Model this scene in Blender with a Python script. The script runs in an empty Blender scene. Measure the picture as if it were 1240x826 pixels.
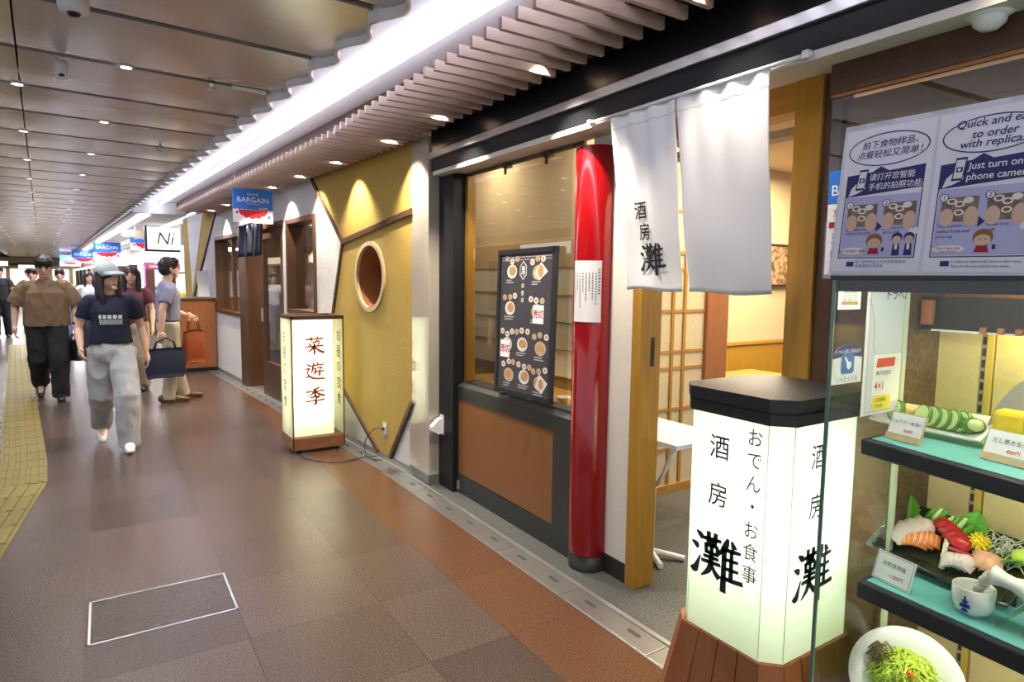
import bpy, bmesh, math, random
from mathutils import Vector, Matrix, noise
random.seed(7)
SC = bpy.context.scene
COL = SC.collection
# ---------------------------------------------------------------- camera
cd = bpy.data.cameras.new('camera'); cam = bpy.data.objects.new('camera', cd); COL.objects.link(cam)
YAW, PITCH, ROLL, CAM_H = -0.5714, -0.0946, 0.0119, 1.5
_f = Vector((math.cos(YAW)*math.cos(PITCH), math.sin(YAW)*math.cos(PITCH), math.sin(PITCH)))
_r = _f.cross(Vector((0, 0, 1))).normalized(); _u = _r.cross(_f)
_r2 = _r*math.cos(ROLL)+_u*math.sin(ROLL); _u2 = _u*math.cos(ROLL)-_r*math.sin(ROLL)
cam.matrix_world = Matrix(((_r2.x, _u2.x, -_f.x, 0), (_r2.y, _u2.y, -_f.y, 0), (_r2.z, _u2.z, -_f.z, CAM_H), (0, 0, 0, 1)))
cd.sensor_width = 36; cd.lens = 36*765.8/1240; cd.clip_start = 0.02; cd.clip_end = 300
SC.camera = cam
# ---------------------------------------------------------------- world, exposure
w = bpy.data.worlds.new('world'); SC.world = w; w.use_nodes = True
w.node_tree.nodes['Background'].inputs[0].default_value = (0.86, 0.9, 1.0, 1)
w.node_tree.nodes['Background'].inputs[1].default_value = 0.85
SC.view_settings.view_transform = 'Standard'; SC.view_settings.look = 'None'
SC.view_settings.exposure = 0.5; SC.view_settings.gamma = 1.0; SC.view_settings.use_curve_mapping = False
SC.cycles.max_bounces = 8; SC.cycles.transparent_max_bounces = 16; SC.cycles.sample_clamp_indirect = 6
SC.cycles.caustics_reflective = False; SC.cycles.caustics_refractive = False
# ---------------------------------------------------------------- frames
# the corridor turns gently left past the stone pillar: far frame (u along, v out of the wall, z)
BEND = 0.0665; OX, OY = 4.40, -1.95
CB, SB = math.cos(BEND), math.sin(BEND)
def F(u, v, z): return (OX+u*CB-v*SB, OY+u*SB+v*CB, z)

def lamp(name, kind, loc, power, color, **k):
    l = bpy.data.lights.new(name, kind); l.energy = power; l.color = color
    for a, b in k.items():
        if a not in ('aim',): setattr(l, a, b)
    o = bpy.data.objects.new(name, l); COL.objects.link(o); o.location = loc
    if 'aim' in k:
        o.rotation_euler = (Vector(k['aim'])-Vector(loc)).to_track_quat('-Z', 'Y').to_euler()
    return o
COOL = (0.9, 0.93, 1.0); NEUT = (1.0, 0.95, 0.88); WARM = (1.0, 0.74, 0.42)
# corridor downlights: real lamps behind the fittings
CZ = 2.60
PIT = 0.742
def seam_u(k): return -1.756+PIT*k         # distance along the far axis of seam k
ROWS = [(1.83, 0), (2.30, 1), (2.95, 0), (3.6, 1), (4.4, 0), (5.2, 1)]
for k in range(2, 24):
    for i, (v, par) in enumerate(ROWS):
        if k % 2 == par and (i in (0, 1, 3)) and (k < 12 or i != 3):
            lamp('downlight_lamp', 'SPOT', F(seam_u(k), v, CZ-0.02), 38 if k < 14 else 70, (0.97, 0.97, 1.0), spot_size=2.4, spot_blend=0.8, shadow_soft_size=0.05)
# lamps between the slats, washing the wall
SLATL = [(-0.40,), (0.57,), (1.54,), (2.50,), (3.47,), (4.39,)]
def slat_pt(x):
    if x <= OX: return (x, -1.76, 2.535)
    return F(x-OX, 0.18, 2.535)
SLX = [-0.4, 0.57, 1.54, 2.50, 3.47, 4.39, 5.34, 6.27, 7.28, 8.4, 9.4, 10.3]
SLX = [1.948+0.1165*(round((x-1.948)/0.1165-0.5)+0.5) for x in SLX]
for x in SLX:
    p = slat_pt(x)
    lamp('slat_lamp', 'SPOT', (p[0], p[1], 2.532), 150 if x > 2 else 28, (1.0, 0.86, 0.66), spot_size=1.65, spot_blend=0.5, shadow_soft_size=0.025)
# warm lamps inside the restaurants
lamp('restaurant_lamp', 'AREA', (4.6, -2.5, 2.55), 7, (1.0, 0.9, 0.74), size=0.4)
lamp('restaurant_lamp', 'AREA', (3.3, -2.5, 2.55), 6, (1.0, 0.9, 0.74), size=0.4)
lamp('restaurant_lamp', 'AREA', (2.2, -3.4, 2.45), 55, (1.0, 0.86, 0.62), size=1.0)
lamp('restaurant_lamp', 'AREA', (3.0, -5.0, 2.55), 110, (1.0, 0.84, 0.58), size=1.3)
lamp('cafe_lamp', 'AREA', F(3.9, -1.6, 2.4), 110, (1.0, 0.8, 0.5), size=1.8)
# a far shop's lamp, then broad fill lamps added over the walkway
lamp('far_area_lamp', 'AREA', F(14, -1.2, 2.3), 150, (1.0, 0.92, 0.84), size=3)
lamp('far_area_lamp', 'AREA', F(20, 2.0, 2.5), 320, (1.0, 0.97, 0.95), size=3)
lamp('far_area_lamp', 'AREA', F(32, 2.5, 2.5), 500, (1.0, 0.97, 0.95), size=4)

# ---------------------------------------------------------------- materials
MATS = {}
def pm(name, base, rough=0.5, metal=0.0, var=None, bump=None, coat=0.0, spec=0.5, emit=None, trans=0.0, alpha=1.0, objrand=0.0, sss=0.0, stretch=(1, 1, 1), ior=1.45, sheen=0.0):
    m = bpy.data.materials.new(name); m.use_nodes = True; nt = m.node_tree; b = nt.nodes['Principled BSDF']
    def S(k, v): b.inputs[k].default_value = v
    S('Base Color', (*base, 1)); S('Roughness', rough); S('Metallic', metal); S('Coat Weight', coat); S('Coat Roughness', 0.05)
    S('Specular IOR Level', spec); S('Transmission Weight', trans); S('Alpha', alpha); S('IOR', ior)
    if sss: S('Subsurface Weight', sss); S('Subsurface Radius', (0.02, 0.01, 0.006))
    if sheen: S('Sheen Weight', sheen)
    if emit: S('Emission Color', (*emit[0], 1)); S('Emission Strength', emit[1])
    L = nt.links
    if var or bump:
        tc = nt.nodes.new('ShaderNodeTexCoord'); mp = nt.nodes.new('ShaderNodeMapping'); L.new(tc.outputs['Object'], mp.inputs[0])
        mp.inputs['Scale'].default_value = stretch
    out = None
    if var:                                    # (scale, colour2, contrast[, detail])
        n = nt.nodes.new('ShaderNodeTexNoise'); n.inputs['Scale'].default_value = var[0]; n.inputs['Detail'].default_value = var[3] if len(var) > 3 else 4
        L.new(mp.outputs[0], n.inputs['Vector'])
        r = nt.nodes.new('ShaderNodeValToRGB'); c = var[2]
        r.color_ramp.elements[0].position = 0.5-0.5*c; r.color_ramp.elements[1].position = 0.5+0.5*c
        r.color_ramp.elements[0].color = (*base, 1); r.color_ramp.elements[1].color = (*var[1], 1)
        L.new(n.outputs['Fac'], r.inputs[0]); out = r.outputs[0]
    if objrand:
        oi = nt.nodes.new('ShaderNodeObjectInfo'); mr = nt.nodes.new('ShaderNodeMapRange')
        mr.inputs['To Min'].default_value = 1-objrand; mr.inputs['To Max'].default_value = 1+objrand
        L.new(oi.outputs['Random'], mr.inputs['Value'])
        hs = nt.nodes.new('ShaderNodeHueSaturation'); L.new(mr.outputs[0], hs.inputs['Value'])
        if out: L.new(out, hs.inputs['Color'])
        else: hs.inputs['Color'].default_value = (*base, 1)
        out = hs.outputs[0]
    if out: L.new(out, b.inputs['Base Color'])
    if bump:
        n2 = nt.nodes.new('ShaderNodeTexNoise'); n2.inputs['Scale'].default_value = bump[0]; n2.inputs['Detail'].default_value = 5
        L.new(mp.outputs[0], n2.inputs['Vector'])
        bp = nt.nodes.new('ShaderNodeBump'); bp.inputs['Strength'].default_value = bump[1]; bp.inputs['Distance'].default_value = 0.01
        L.new(n2.outputs['Fac'], bp.inputs['Height']); L.new(bp.outputs[0], b.inputs['Normal'])
    MATS[name] = m
    return m
def glass(name, tint=(1, 1, 1), f0=0.04, rough=0.0):
    m = bpy.data.materials.new(name); m.use_nodes = True; nt = m.node_tree
    for n in list(nt.nodes):
        if n.type != 'OUTPUT_MATERIAL': nt.nodes.remove(n)
    o = nt.nodes['Material Output']; N = nt.nodes.new
    ge = N('ShaderNodeNewGeometry'); dt = N('ShaderNodeVectorMath'); dt.operation = 'DOT_PRODUCT'
    nt.links.new(ge.outputs['Normal'], dt.inputs[0]); nt.links.new(ge.outputs['Incoming'], dt.inputs[1])
    def math_(op, a, b=None):
        q = N('ShaderNodeMath'); q.operation = op
        for i, v in enumerate((a, b)):
            if v is None: continue
            if isinstance(v, (int, float)): q.inputs[i].default_value = v
            else: nt.links.new(v, q.inputs[i])
        return q.outputs[0]
    k = math_('POWER', math_('SUBTRACT', 1.0, math_('ABSOLUTE', dt.outputs['Value'])), 5.0)      # Schlick
    fac = math_('ADD', math_('MULTIPLY', k, 1-f0), f0)
    t = N('ShaderNodeBsdfTransparent'); t.inputs[0].default_value = (*tint, 1)
    g = N('ShaderNodeBsdfGlossy'); g.inputs['Roughness'].default_value = rough
    x = N('ShaderNodeMixShader')
    nt.links.new(fac, x.inputs[0]); nt.links.new(t.outputs[0], x.inputs[1]); nt.links.new(g.outputs[0], x.inputs[2]); nt.links.new(x.outputs[0], o.inputs[0])
    return m
def emis(name, col, s):
    m = bpy.data.materials.new(name); m.use_nodes = True; nt = m.node_tree
    nt.nodes.remove(nt.nodes['Principled BSDF']); e = nt.nodes.new('ShaderNodeEmission')
    e.inputs[0].default_value = (*col, 1); e.inputs[1].default_value = s
    nt.links.new(e.outputs[0], nt.nodes['Material Output'].inputs[0]); return m
def translucent(name, col, mixdiff=0.35, emit=0.0, ecol=(1, 1, 1)):
    m = bpy.data.materials.new(name); m.use_nodes = True; nt = m.node_tree
    nt.nodes.remove(nt.nodes['Principled BSDF'])
    t = nt.nodes.new('ShaderNodeBsdfTranslucent'); d = nt.nodes.new('ShaderNodeBsdfDiffuse'); x = nt.nodes.new('ShaderNodeMixShader')
    t.inputs[0].default_value = (*col, 1); d.inputs[0].default_value = (*col, 1); x.inputs[0].default_value = mixdiff
    nt.links.new(t.outputs[0], x.inputs[1]); nt.links.new(d.outputs[0], x.inputs[2])
    last = x
    if emit:
        e = nt.nodes.new('ShaderNodeEmission'); e.inputs[0].default_value = (*ecol, 1); e.inputs[1].default_value = emit
        a = nt.nodes.new('ShaderNodeAddShader'); nt.links.new(x.outputs[0], a.inputs[0]); nt.links.new(e.outputs[0], a.inputs[1]); last = a
    nt.links.new(last.outputs[0], nt.nodes['Material Output'].inputs[0]); return m

wood_o = pm('honey_wood', (0.32, 0.155, 0.014), 0.42, var=(6, (0.42, 0.225, 0.024), 0.5), stretch=(6, 6, 0.6))
wood_h = pm('honey_wood_level', (0.36, 0.17, 0.028), 0.42, var=(6, (0.46, 0.24, 0.05), 0.5), stretch=(0.6, 6, 6))
wood_d = pm('dark_wood', (0.055, 0.024, 0.010), 0.4, var=(5, (0.085, 0.038, 0.016), 0.6), stretch=(0.8, 8, 8))
wood_b = pm('brown_wood', (0.065, 0.029, 0.014), 0.45, var=(6, (0.092, 0.042, 0.02), 0.5), stretch=(6, 6, 0.7))
wood_r = pm('red_brown_wood', (0.27, 0.095, 0.03), 0.45, var=(6, (0.34, 0.13, 0.045), 0.5), stretch=(6, 6, 0.8))
wood_l = pm('light_wood', (0.62, 0.47, 0.29), 0.5, var=(8, (0.54, 0.4, 0.23), 0.5), stretch=(6, 6, 0.7))
slat_m = pm('slat_wood', (0.40, 0.30, 0.25), 0.55, var=(10, (0.34, 0.25, 0.205), 0.6), stretch=(1, 1, 6), objrand=0.04)
white_p = pm('white_plaster', (0.66, 0.63, 0.57), 0.8, bump=(40, 0.15))
cove_p = pm('white_cove_paint', (0.86, 0.85, 0.87), 0.6)
stucco = pm('white_stucco', (0.7, 0.68, 0.66), 0.9, var=(9, (0.6, 0.58, 0.57), 0.7), bump=(55, 0.5))
gold = pm('ochre_stucco', (0.42, 0.285, 0.065), 0.85, var=(12, (0.385, 0.26, 0.055), 0.6), bump=(90, 0.3))
ceil_m = pm('brushed_bronze_metal', (0.61, 0.585, 0.565), 0.26, metal=0.62, var=(3, (0.56, 0.535, 0.515), 0.6), stretch=(8, 0.5, 1), objrand=0.05)
dark_gap = pm('dark_gap', (0.045, 0.042, 0.041), 0.8)
fascia = pm('pale_edge_paint', (0.86, 0.84, 0.84), 0.6)
black_m = pm('black_paint', (0.009, 0.010, 0.012), 0.4, spec=0.3, bump=(120, 0.08))
black_s = pm('black_satin', (0.02, 0.02, 0.022), 0.35)
beam_m = pm('black_metal_panel', (0.008, 0.009, 0.012), 0.3, spec=0.3)
soffit_m = pm('cream_soffit', (0.62, 0.59, 0.53), 0.5)
alu = pm('aluminium', (0.72, 0.72, 0.73), 0.28, metal=0.9)
steel = pm('steel_plate', (0.36, 0.355, 0.35), 0.36, metal=0.85, var=(6, (0.29, 0.29, 0.29), 0.7), objrand=0.1)
stone = pm('beige_stone', (0.46, 0.42, 0.36), 0.05, var=(3.5, (0.40, 0.355, 0.30), 0.6, 8), stretch=(4, 4, 0.9), coat=1.0, spec=0.8)
red_l = pm('red_lacquer', (0.21, 0.002, 0.004), 0.16, coat=0.5, spec=0.4)
terr = pm('grey_terrazzo', (0.028, 0.030, 0.030), 0.5, var=(90, (0.105, 0.11, 0.105), 0.35, 2), bump=(120, 0.2))
dado_m = pm('brown_panel', (0.21, 0.083, 0.024), 0.5, bump=(300, 0.06))
dado_f = pm('black_green_frame', (0.03, 0.033, 0.03), 0.42, bump=(260, 0.12))
paper = pm('white_paper', (0.82, 0.82, 0.84), 0.7)
paper_l = pm('lilac_paper', (0.50, 0.50, 0.76), 0.6)
navy = pm('navy_ink', (0.035, 0.035, 0.16), 0.6)
ink = pm('black_ink', (0.012, 0.014, 0.016), 0.6)
redink = pm('red_ink', (0.62, 0.06, 0.025), 0.6)
dredink = pm('dark_red_ink', (0.35, 0.02, 0.03), 0.6)
blue_p = pm('blue_print', (0.02, 0.17, 0.62), 0.5)
red_p = pm('red_print', (0.62, 0.02, 0.04), 0.5)
white_i = pm('white_ink', (0.85, 0.85, 0.85), 0.6)
yel_p = pm('yellow_print', (0.85, 0.72, 0.05), 0.6)
plastic_w = pm('white_plastic', (0.75, 0.75, 0.76), 0.35)
ceramic = pm('white_ceramic', (0.78, 0.78, 0.74), 0.12, coat=0.6)
tan_wall = pm('tan_plaster', (0.56, 0.42, 0.25), 0.85, bump=(60, 0.1))
tan_ceil = pm('tan_ceiling', (0.6, 0.5, 0.36), 0.8)
washi = pm('washi_paper', (0.68, 0.57, 0.37), 0.8, var=(60, (0.52, 0.42, 0.25), 0.7, 6))
cloth_w = pm('white_cloth', (0.88, 0.88, 0.90), 0.9, bump=(700, 0.08), sheen=0.2)
vglass = glass('window_glass', (0.96, 0.97, 0.94), 0.10)
cglass = glass('case_glass', (0.975, 0.99, 0.975), 0.02)
eglass = pm('glass_edge', (0.10, 0.2, 0.15), 0.1, spec=0.8)
aglass = glass('acrylic', (0.98, 0.985, 0.97), 0.02)
led_w = emis('led_strip', (0.80, 0.81, 1.0), 17)
spot_e = emis('downlight_glow', (0.95, 0.97, 1.0), 14)
spot_w = emis('warm_downlight_glow', (1.0, 0.9, 0.72), 9)
# ---------------------------------------------------------------- mesh builder
class B:
    def __init__(s, xf=None): s.v = []; s.f = []; s.xf = xf; s.sm = []
    def add(s, pts, faces, smooth=False):
        n = len(s.v)
        for p in pts: s.v.append(tuple(s.xf(*p)) if s.xf else tuple(p))
        for f in faces: s.f.append(tuple(i+n for i in f)); s.sm.append(smooth)
        return s
    def box(s, a, b):
        x0, x1 = sorted((a[0], b[0])); y0, y1 = sorted((a[1], b[1])); z0, z1 = sorted((a[2], b[2]))
        P = [(x0, y0, z0), (x1, y0, z0), (x1, y1, z0), (x0, y1, z0), (x0, y0, z1), (x1, y0, z1), (x1, y1, z1), (x0, y1, z1)]
        return s.add(P, [(3, 2, 1, 0), (4, 5, 6, 7), (0, 1, 5, 4), (1, 2, 6, 5), (2, 3, 7, 6), (3, 0, 4, 7)])
    def bbox(s, a, b, r=0.004):                  # box with bevelled edges
        bm = bmesh.new(); bmesh.ops.create_cube(bm, size=1)
        for v in bm.verts: v.co = Vector([(a[i]+b[i])/2+v.co[i]*abs(b[i]-a[i]) for i in range(3)])
        bmesh.ops.bevel(bm, geom=bm.edges[:], offset=r, segments=2, affect='EDGES', profile=0.5)
        return s.bm(bm)
    def bm(s, bm, smooth=False):
        bm.verts.index_update()
        s.add([v.co[:] for v in bm.verts], [tuple(v.index for v in f.verts) for f in bm.faces], smooth); bm.free(); return s
    def bar(s, p, q, w, h, up=(0, 0, 1)):        # rectangular bar from p to q
        p = Vector(p); q = Vector(q); d = (q-p).normalized(); u = Vector(up); r = d.cross(u).normalized(); u = r.cross(d)
        P = []
        for c in (p, q):
            for a, b in ((-1, -1), (1, -1), (1, 1), (-1, 1)): P.append(c+r*(a*w/2)+u*(b*h/2))
        return s.add(P, [(3, 2, 1, 0), (4, 5, 6, 7), (0, 1, 5, 4), (1, 2, 6, 5), (2, 3, 7, 6), (3, 0, 4, 7)])
    def prism(s, poly, fn, d0, d1):              # poly of (a,b); fn(a,b,d) -> point
        n = len(poly); P = [fn(a, b, d0) for a, b in poly]+[fn(a, b, d1) for a, b in poly]
        return s.add(P, [tuple(range(n))[::-1], tuple(range(n, 2*n))]+[(i, (i+1) % n, n+(i+1) % n, n+i) for i in range(n)])
    def lathe(s, prof, c, seg=24, a0=0, a1=2*math.pi, smooth=True, tilt=None):
        P = []; full = abs(a1-a0-2*math.pi) < 1e-6; m = seg if full else seg+1
        for r, z in prof:
            for i in range(m):
                a = a0+(a1-a0)*i/seg; p = Vector((r*math.cos(a), r*math.sin(a), z))
                if tilt: p = tilt @ p
                P.append((c[0]+p.x, c[1]+p.y, c[2]+p.z))
        fs = []
        for j in range(len(prof)-1):
            for i in range(seg):
                k = (i+1) % m; fs.append((j*m+i, j*m+k, (j+1)*m+k, (j+1)*m+i))
        s.add(P, fs, smooth)
        return s
    def cyl(s, p, q, r, r2=None, seg=16, smooth=True):
        return s.tube([p, q], [r, r if r2 is None else r2], seg, smooth)
    def tube(s, pts, rad, seg=12, smooth=True, flat=1.0):
        pts = [Vector(p) for p in pts]
        if not isinstance(rad, (list, tuple)): rad = [rad]*len(pts)
        P = []; ref = None
        for i, p in enumerate(pts):
            d = (pts[min(i+1, len(pts)-1)]-pts[max(i-1, 0)]).normalized()
            if ref is None: ref = Vector((0, 0, 1)) if abs(d.z) < 0.9 else Vector((1, 0, 0))
            a = d.cross(ref).normalized(); b = a.cross(d).normalized(); ref = b
            for k in range(seg):
                t = 2*math.pi*k/seg; P.append(p+(a*math.cos(t)+b*math.sin(t)*flat)*rad[i])
        n = len(pts); fs = [(i*seg+k, i*seg+(k+1) % seg, (i+1)*seg+(k+1) % seg, (i+1)*seg+k) for i in range(n-1) for k in range(seg)]
        s.add(P, fs, smooth)
        m = len(s.v); s.f.append(tuple(range(m-len(P), m-len(P)+seg))[::-1]); s.sm.append(False)
        s.f.append(tuple(range(m-seg, m))); s.sm.append(False)
        return s
    def ball(s, c, r, seg=16, rings=10, rot=None):
        if not isinstance(r, (list, tuple)): r = (r, r, r)
        P = []; fs = []
        for j in range(rings+1):
            t = math.pi*j/rings
            for i in range(seg):
                a = 2*math.pi*i/seg; p = Vector((r[0]*math.sin(t)*math.cos(a), r[1]*math.sin(t)*math.sin(a), r[2]*math.cos(t)))
                if rot: p = rot @ p
                P.append((c[0]+p.x, c[1]+p.y, c[2]+p.z))
        for j in range(rings):
            for i in range(seg): fs.append((j*seg+i, (j+1)*seg+i, (j+1)*seg+(i+1) % seg, j*seg+(i+1) % seg))
        s.add(P, fs, True); return s
    def rings(s, rr, seg=20, cap=True):           # rr: (cx,cy,cz,rx,ry)
        P = []; n = len(rr)
        for c in rr:
            for i in range(seg):
                a = 2*math.pi*i/seg; P.append((c[0]+c[3]*math.cos(a), c[1]+c[4]*math.sin(a), c[2]))
        fs = [(i*seg+k, i*seg+(k+1) % seg, (i+1)*seg+(k+1) % seg, (i+1)*seg+k) for i in range(n-1) for k in range(seg)]
        if cap: fs += [tuple(range(seg))[::-1], tuple(range((n-1)*seg, n*seg))]
        return s.add(P, fs, True)
    def grid(s, fn, nu, nv, thick=None, smooth=True):
        P = [fn(i/nu, j/nv) for j in range(nv+1) for i in range(nu+1)]
        fs = [(j*(nu+1)+i, j*(nu+1)+i+1, (j+1)*(nu+1)+i+1, (j+1)*(nu+1)+i) for j in range(nv) for i in range(nu)]
        return s.add(P, fs, smooth)

def link(name, me, mat, parent, loc):
    o = bpy.data.objects.new(name, me); COL.objects.link(o)
    if mat and not me.materials: me.materials.append(mat)
    if parent: o.parent = parent
    o.location = loc
    return o
ORI = {}
def origin(o): return ORI.get(o, Vector((0, 0, 0)))
def build(b, name, mat, parent=None, loc=None, xf=None, bev=0):
    """b in world coordinates -> one mesh object; under a parent it takes the parent's origin"""
    if parent is not None: base = origin(parent)
    elif loc is not None: base = Vector(loc)
    else:
        xs = [v[0] for v in b.v]; ys = [v[1] for v in b.v]; zs = [v[2] for v in b.v]
        base = Vector(((min(xs)+max(xs))/2, (min(ys)+max(ys))/2, min(zs)))
    me = bpy.data.meshes.new(name)
    me.from_pydata([(v[0]-base.x, v[1]-base.y, v[2]-base.z) for v in b.v], [], b.f)
    me.polygons.foreach_set('use_smooth', b.sm)
    me.update()
    o = link(name, me, mat, parent, (0, 0, 0) if parent is not None else base)
    ORI[o] = base
    return o
def thing(name, label, cat, loc, group=None):
    o = bpy.data.objects.new(name, None); COL.objects.link(o); o.location = loc; o.empty_display_size = 0.1
    ORI[o] = Vector(loc); tag(o, label, cat, group); return o
def tag(o, label=None, cat=None, group=None, kind=None):
    if label: o['label'] = label
    if cat: o['category'] = cat
    if group: o['group'] = group
    if kind: o['kind'] = kind
    return o
def struct(b, name, mat, parent=None):
    o = build(b, name, mat, parent)
    if parent is None: o['kind'] = 'structure'
    return o
def sroot(name, loc=(0, 0, 0)):
    o = bpy.data.objects.new(name, None); COL.objects.link(o); o.location = loc; ORI[o] = Vector(loc); o['kind'] = 'structure'; o.empty_display_size = 0.1; return o
def piece(src, parent, loc, rot=None):            # copy of a piece sharing its mesh
    c = src.copy(); COL.objects.link(c); c.parent = parent; c.location = loc
    if rot is not None: c.rotation_euler = rot
    return c
def dup(root, loc, label=None, rz=None):
    r = root.copy(); COL.objects.link(r); r.location = loc; ORI[r] = Vector(loc)
    if rz is not None: r.rotation_euler = (0, 0, rz)
    if label: r['label'] = label
    for ch in list(root.children):
        c = ch.copy(); COL.objects.link(c); c.parent = r
        for g in list(ch.children):
            d = g.copy(); COL.objects.link(d); d.parent = c
    return r

# ---------------------------------------------------------------- lettering
_GL = {}
def glyphs(txt, weight=0.0, space=1.0):
    k = (txt, weight, space)
    if k not in _GL:
        c = bpy.data.curves.new('t', 'FONT'); c.body = txt; c.offset = weight; c.resolution_u = 3; c.space_character = space
        o = bpy.data.objects.new('t', c); COL.objects.link(o)
        dg = bpy.context.evaluated_depsgraph_get(); dg.update()
        me = bpy.data.meshes.new_from_object(o.evaluated_get(dg))
        V = [v.co.to_2d()[:] for v in me.vertices]; Fc = [tuple(p.vertices) for p in me.polygons]
        bpy.data.objects.remove(o); bpy.data.curves.remove(c); bpy.data.meshes.remove(me)
        _GL[k] = (V, Fc)
    return _GL[k]
class Frame:                                       # flat print surface: origin, right, up (metres), normal towards the reader
    def __init__(s, o, r, u):
        s.o = Vector(o); s.r = Vector(r).normalized(); s.u = Vector(u).normalized(); s.n = s.r.cross(s.u).normalized()
    def p(s, a, b, h=0.0): return s.o+s.r*a+s.u*b+s.n*h
def put_text(b, fr, txt, size, a, c, h=0.0006, align='L', weight=0.0, wide=1.0, slant=0.0, space=1.0, mapf=None):
    V, Fc = glyphs(txt, weight, space)
    if not V: return
    x0 = min(v[0] for v in V); x1 = max(v[0] for v in V); y0 = min(v[1] for v in V); y1 = max(v[1] for v in V)
    ox = {'L': x0, 'C': (x0+x1)/2, 'R': x1}[align]; oy = (y0+y1)/2 if align == 'C' else 0
    pts = []
    for x, y in V:
        q = ((x-ox)*size*wide+(y-oy)*size*slant, (y-oy)*size)
        if mapf: q = mapf(*q)
        pts.append(fr.p(a+q[0], c+q[1], h))
    b.add(pts, Fc)
def vtext(b, fr, txt, size, a, c, step=None, h=0.0006, weight=0.0, wide=1.0):
    step = step or size*1.1
    for i, ch in enumerate(txt): put_text(b, fr, ch, size, a, c-i*step, h, 'C', weight, wide)
def rect(b, fr, a0, c0, a1, c1, h=0.0004): b.add([fr.p(a0, c0, h), fr.p(a1, c0, h), fr.p(a1, c1, h), fr.p(a0, c1, h)], [(0, 1, 2, 3)])
def ell(b, fr, a, c, ra, rc, h=0.0005, seg=24, t0=0, t1=2*math.pi): b.add([fr.p(a+ra*math.cos(t0+(t1-t0)*i/seg), c+rc*math.sin(t0+(t1-t0)*i/seg), h) for i in range(seg)], [tuple(range(seg))])
def ringl(b, fr, a, c, ra, rc, w, h=0.0005, seg=40):
    P = []
    for i in range(seg):
        t = 2*math.pi*i/seg; P += [fr.p(a+ra*math.cos(t), c+rc*math.sin(t), h), fr.p(a+(ra-w)*math.cos(t), c+(rc-w)*math.sin(t), h)]
    b.add(P, [(2*i, (2*i+2) % (2*seg), (2*i+3) % (2*seg), 2*i+1) for i in range(seg)])
def polyp(b, fr, pts, h=0.0005): b.add([fr.p(x, y, h) for x, y in pts], [tuple(range(len(pts)))])
# brush-written strokes (points in a 100 x 100 box with the width of the brush at each)
BRUSH = {
 'sai': [[(6, 84, 7), (45, 86, 6), (94, 89, 8)], [(33, 99, 7), (36, 75, 5)], [(68, 100, 7), (62, 76, 4)], [(76, 75, 7), (55, 69, 7), (24, 65, 3)], [(22, 60, 4), (32, 50, 9)], [(46, 62, 4), (52, 52, 8)], [(78, 63, 8), (66, 50, 3)],
  [(6, 41, 7), (45, 43, 6), (95, 47, 8)], [(50, 50, 8), (50, 25, 8), (50, -4, 7)], [(47, 42, 7), (32, 22, 7), (5, 6, 2)], [(53, 42, 5), (70, 22, 9), (98, 6, 11)]],
 'yu': [[(12, 94, 4), (22, 82, 9)], [(4, 62, 6), (22, 66, 7), (12, 42, 6), (22, 24, 6)], [(2, 12, 6), (20, 19, 8), (50, 6, 9), (100, 3, 8)], [(40, 99, 4), (46, 89, 8)], [(27, 80, 6), (60, 84, 7)], [(42, 80, 7), (38, 55, 7), (27, 30, 2)],
  [(40, 62, 5), (55, 64, 7), (51, 36, 7), (44, 40, 3)], [(69, 100, 7), (58, 78, 3)], [(62, 84, 6), (96, 88, 7)], [(62, 68, 6), (87, 71, 7), (74, 56, 4)], [(74, 56, 5), (76, 26, 8), (66, 28, 3)], [(55, 45, 6), (98, 50, 7)]],
 'ki': [[(70, 98, 8), (52, 91, 7), (28, 88, 3)], [(5, 76, 7), (50, 78, 6), (96, 82, 8)], [(50, 92, 7), (50, 47, 8)], [(47, 76, 6), (30, 60, 7), (6, 50, 2)], [(53, 76, 5), (72, 60, 9), (98, 50, 10)],
  [(25, 43, 6), (72, 47, 8), (52, 34, 4)], [(52, 34, 6), (54, 4, 9), (38, 8, 2)], [(2, 21, 7), (50, 23, 6), (98, 27, 8)]],
 'nada': [[(12, 92, 3), (20, 86, 8), (22, 80, 4)], [(3, 68, 3), (11, 64, 8), (14, 58, 4)], [(3, 14, 5), (9, 12, 9), (14, 24, 6), (20, 44, 2)],
  [(26, 83, 5), (40, 85, 6), (60, 88, 5)], [(36, 97, 6), (36, 76, 6)], [(50, 98, 6), (49, 76, 6)], [(31, 73, 5), (33, 56, 6)], [(31, 71, 5), (53, 73, 6), (54, 57, 5)],
  [(33, 57, 5), (53, 58, 5)], [(43, 84, 5), (43, 60, 6), (42, 40, 7)], [(28, 48, 5), (56, 50, 5)], [(24, 37, 5), (42, 39, 6), (60, 41, 5)], [(43, 40, 7), (38, 22, 7), (24, 6, 2)],
  [(44, 37, 3), (50, 24, 6), (58, 16, 8)], [(74, 98, 4), (70, 84, 8), (58, 62, 3)], [(68, 78, 7), (68, 40, 7), (68, -6, 8)], [(82, 96, 4), (86, 86, 8)],
  [(68, 76, 5), (84, 78, 6), (98, 80, 4)], [(68, 58, 5), (82, 59, 5), (94, 61, 4)], [(68, 40, 5), (82, 41, 5), (95, 43, 4)], [(66, 20, 6), (84, 21, 6), (103, 24, 6)], [(82, 78, 5), (82, 21, 6)]],
}
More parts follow.
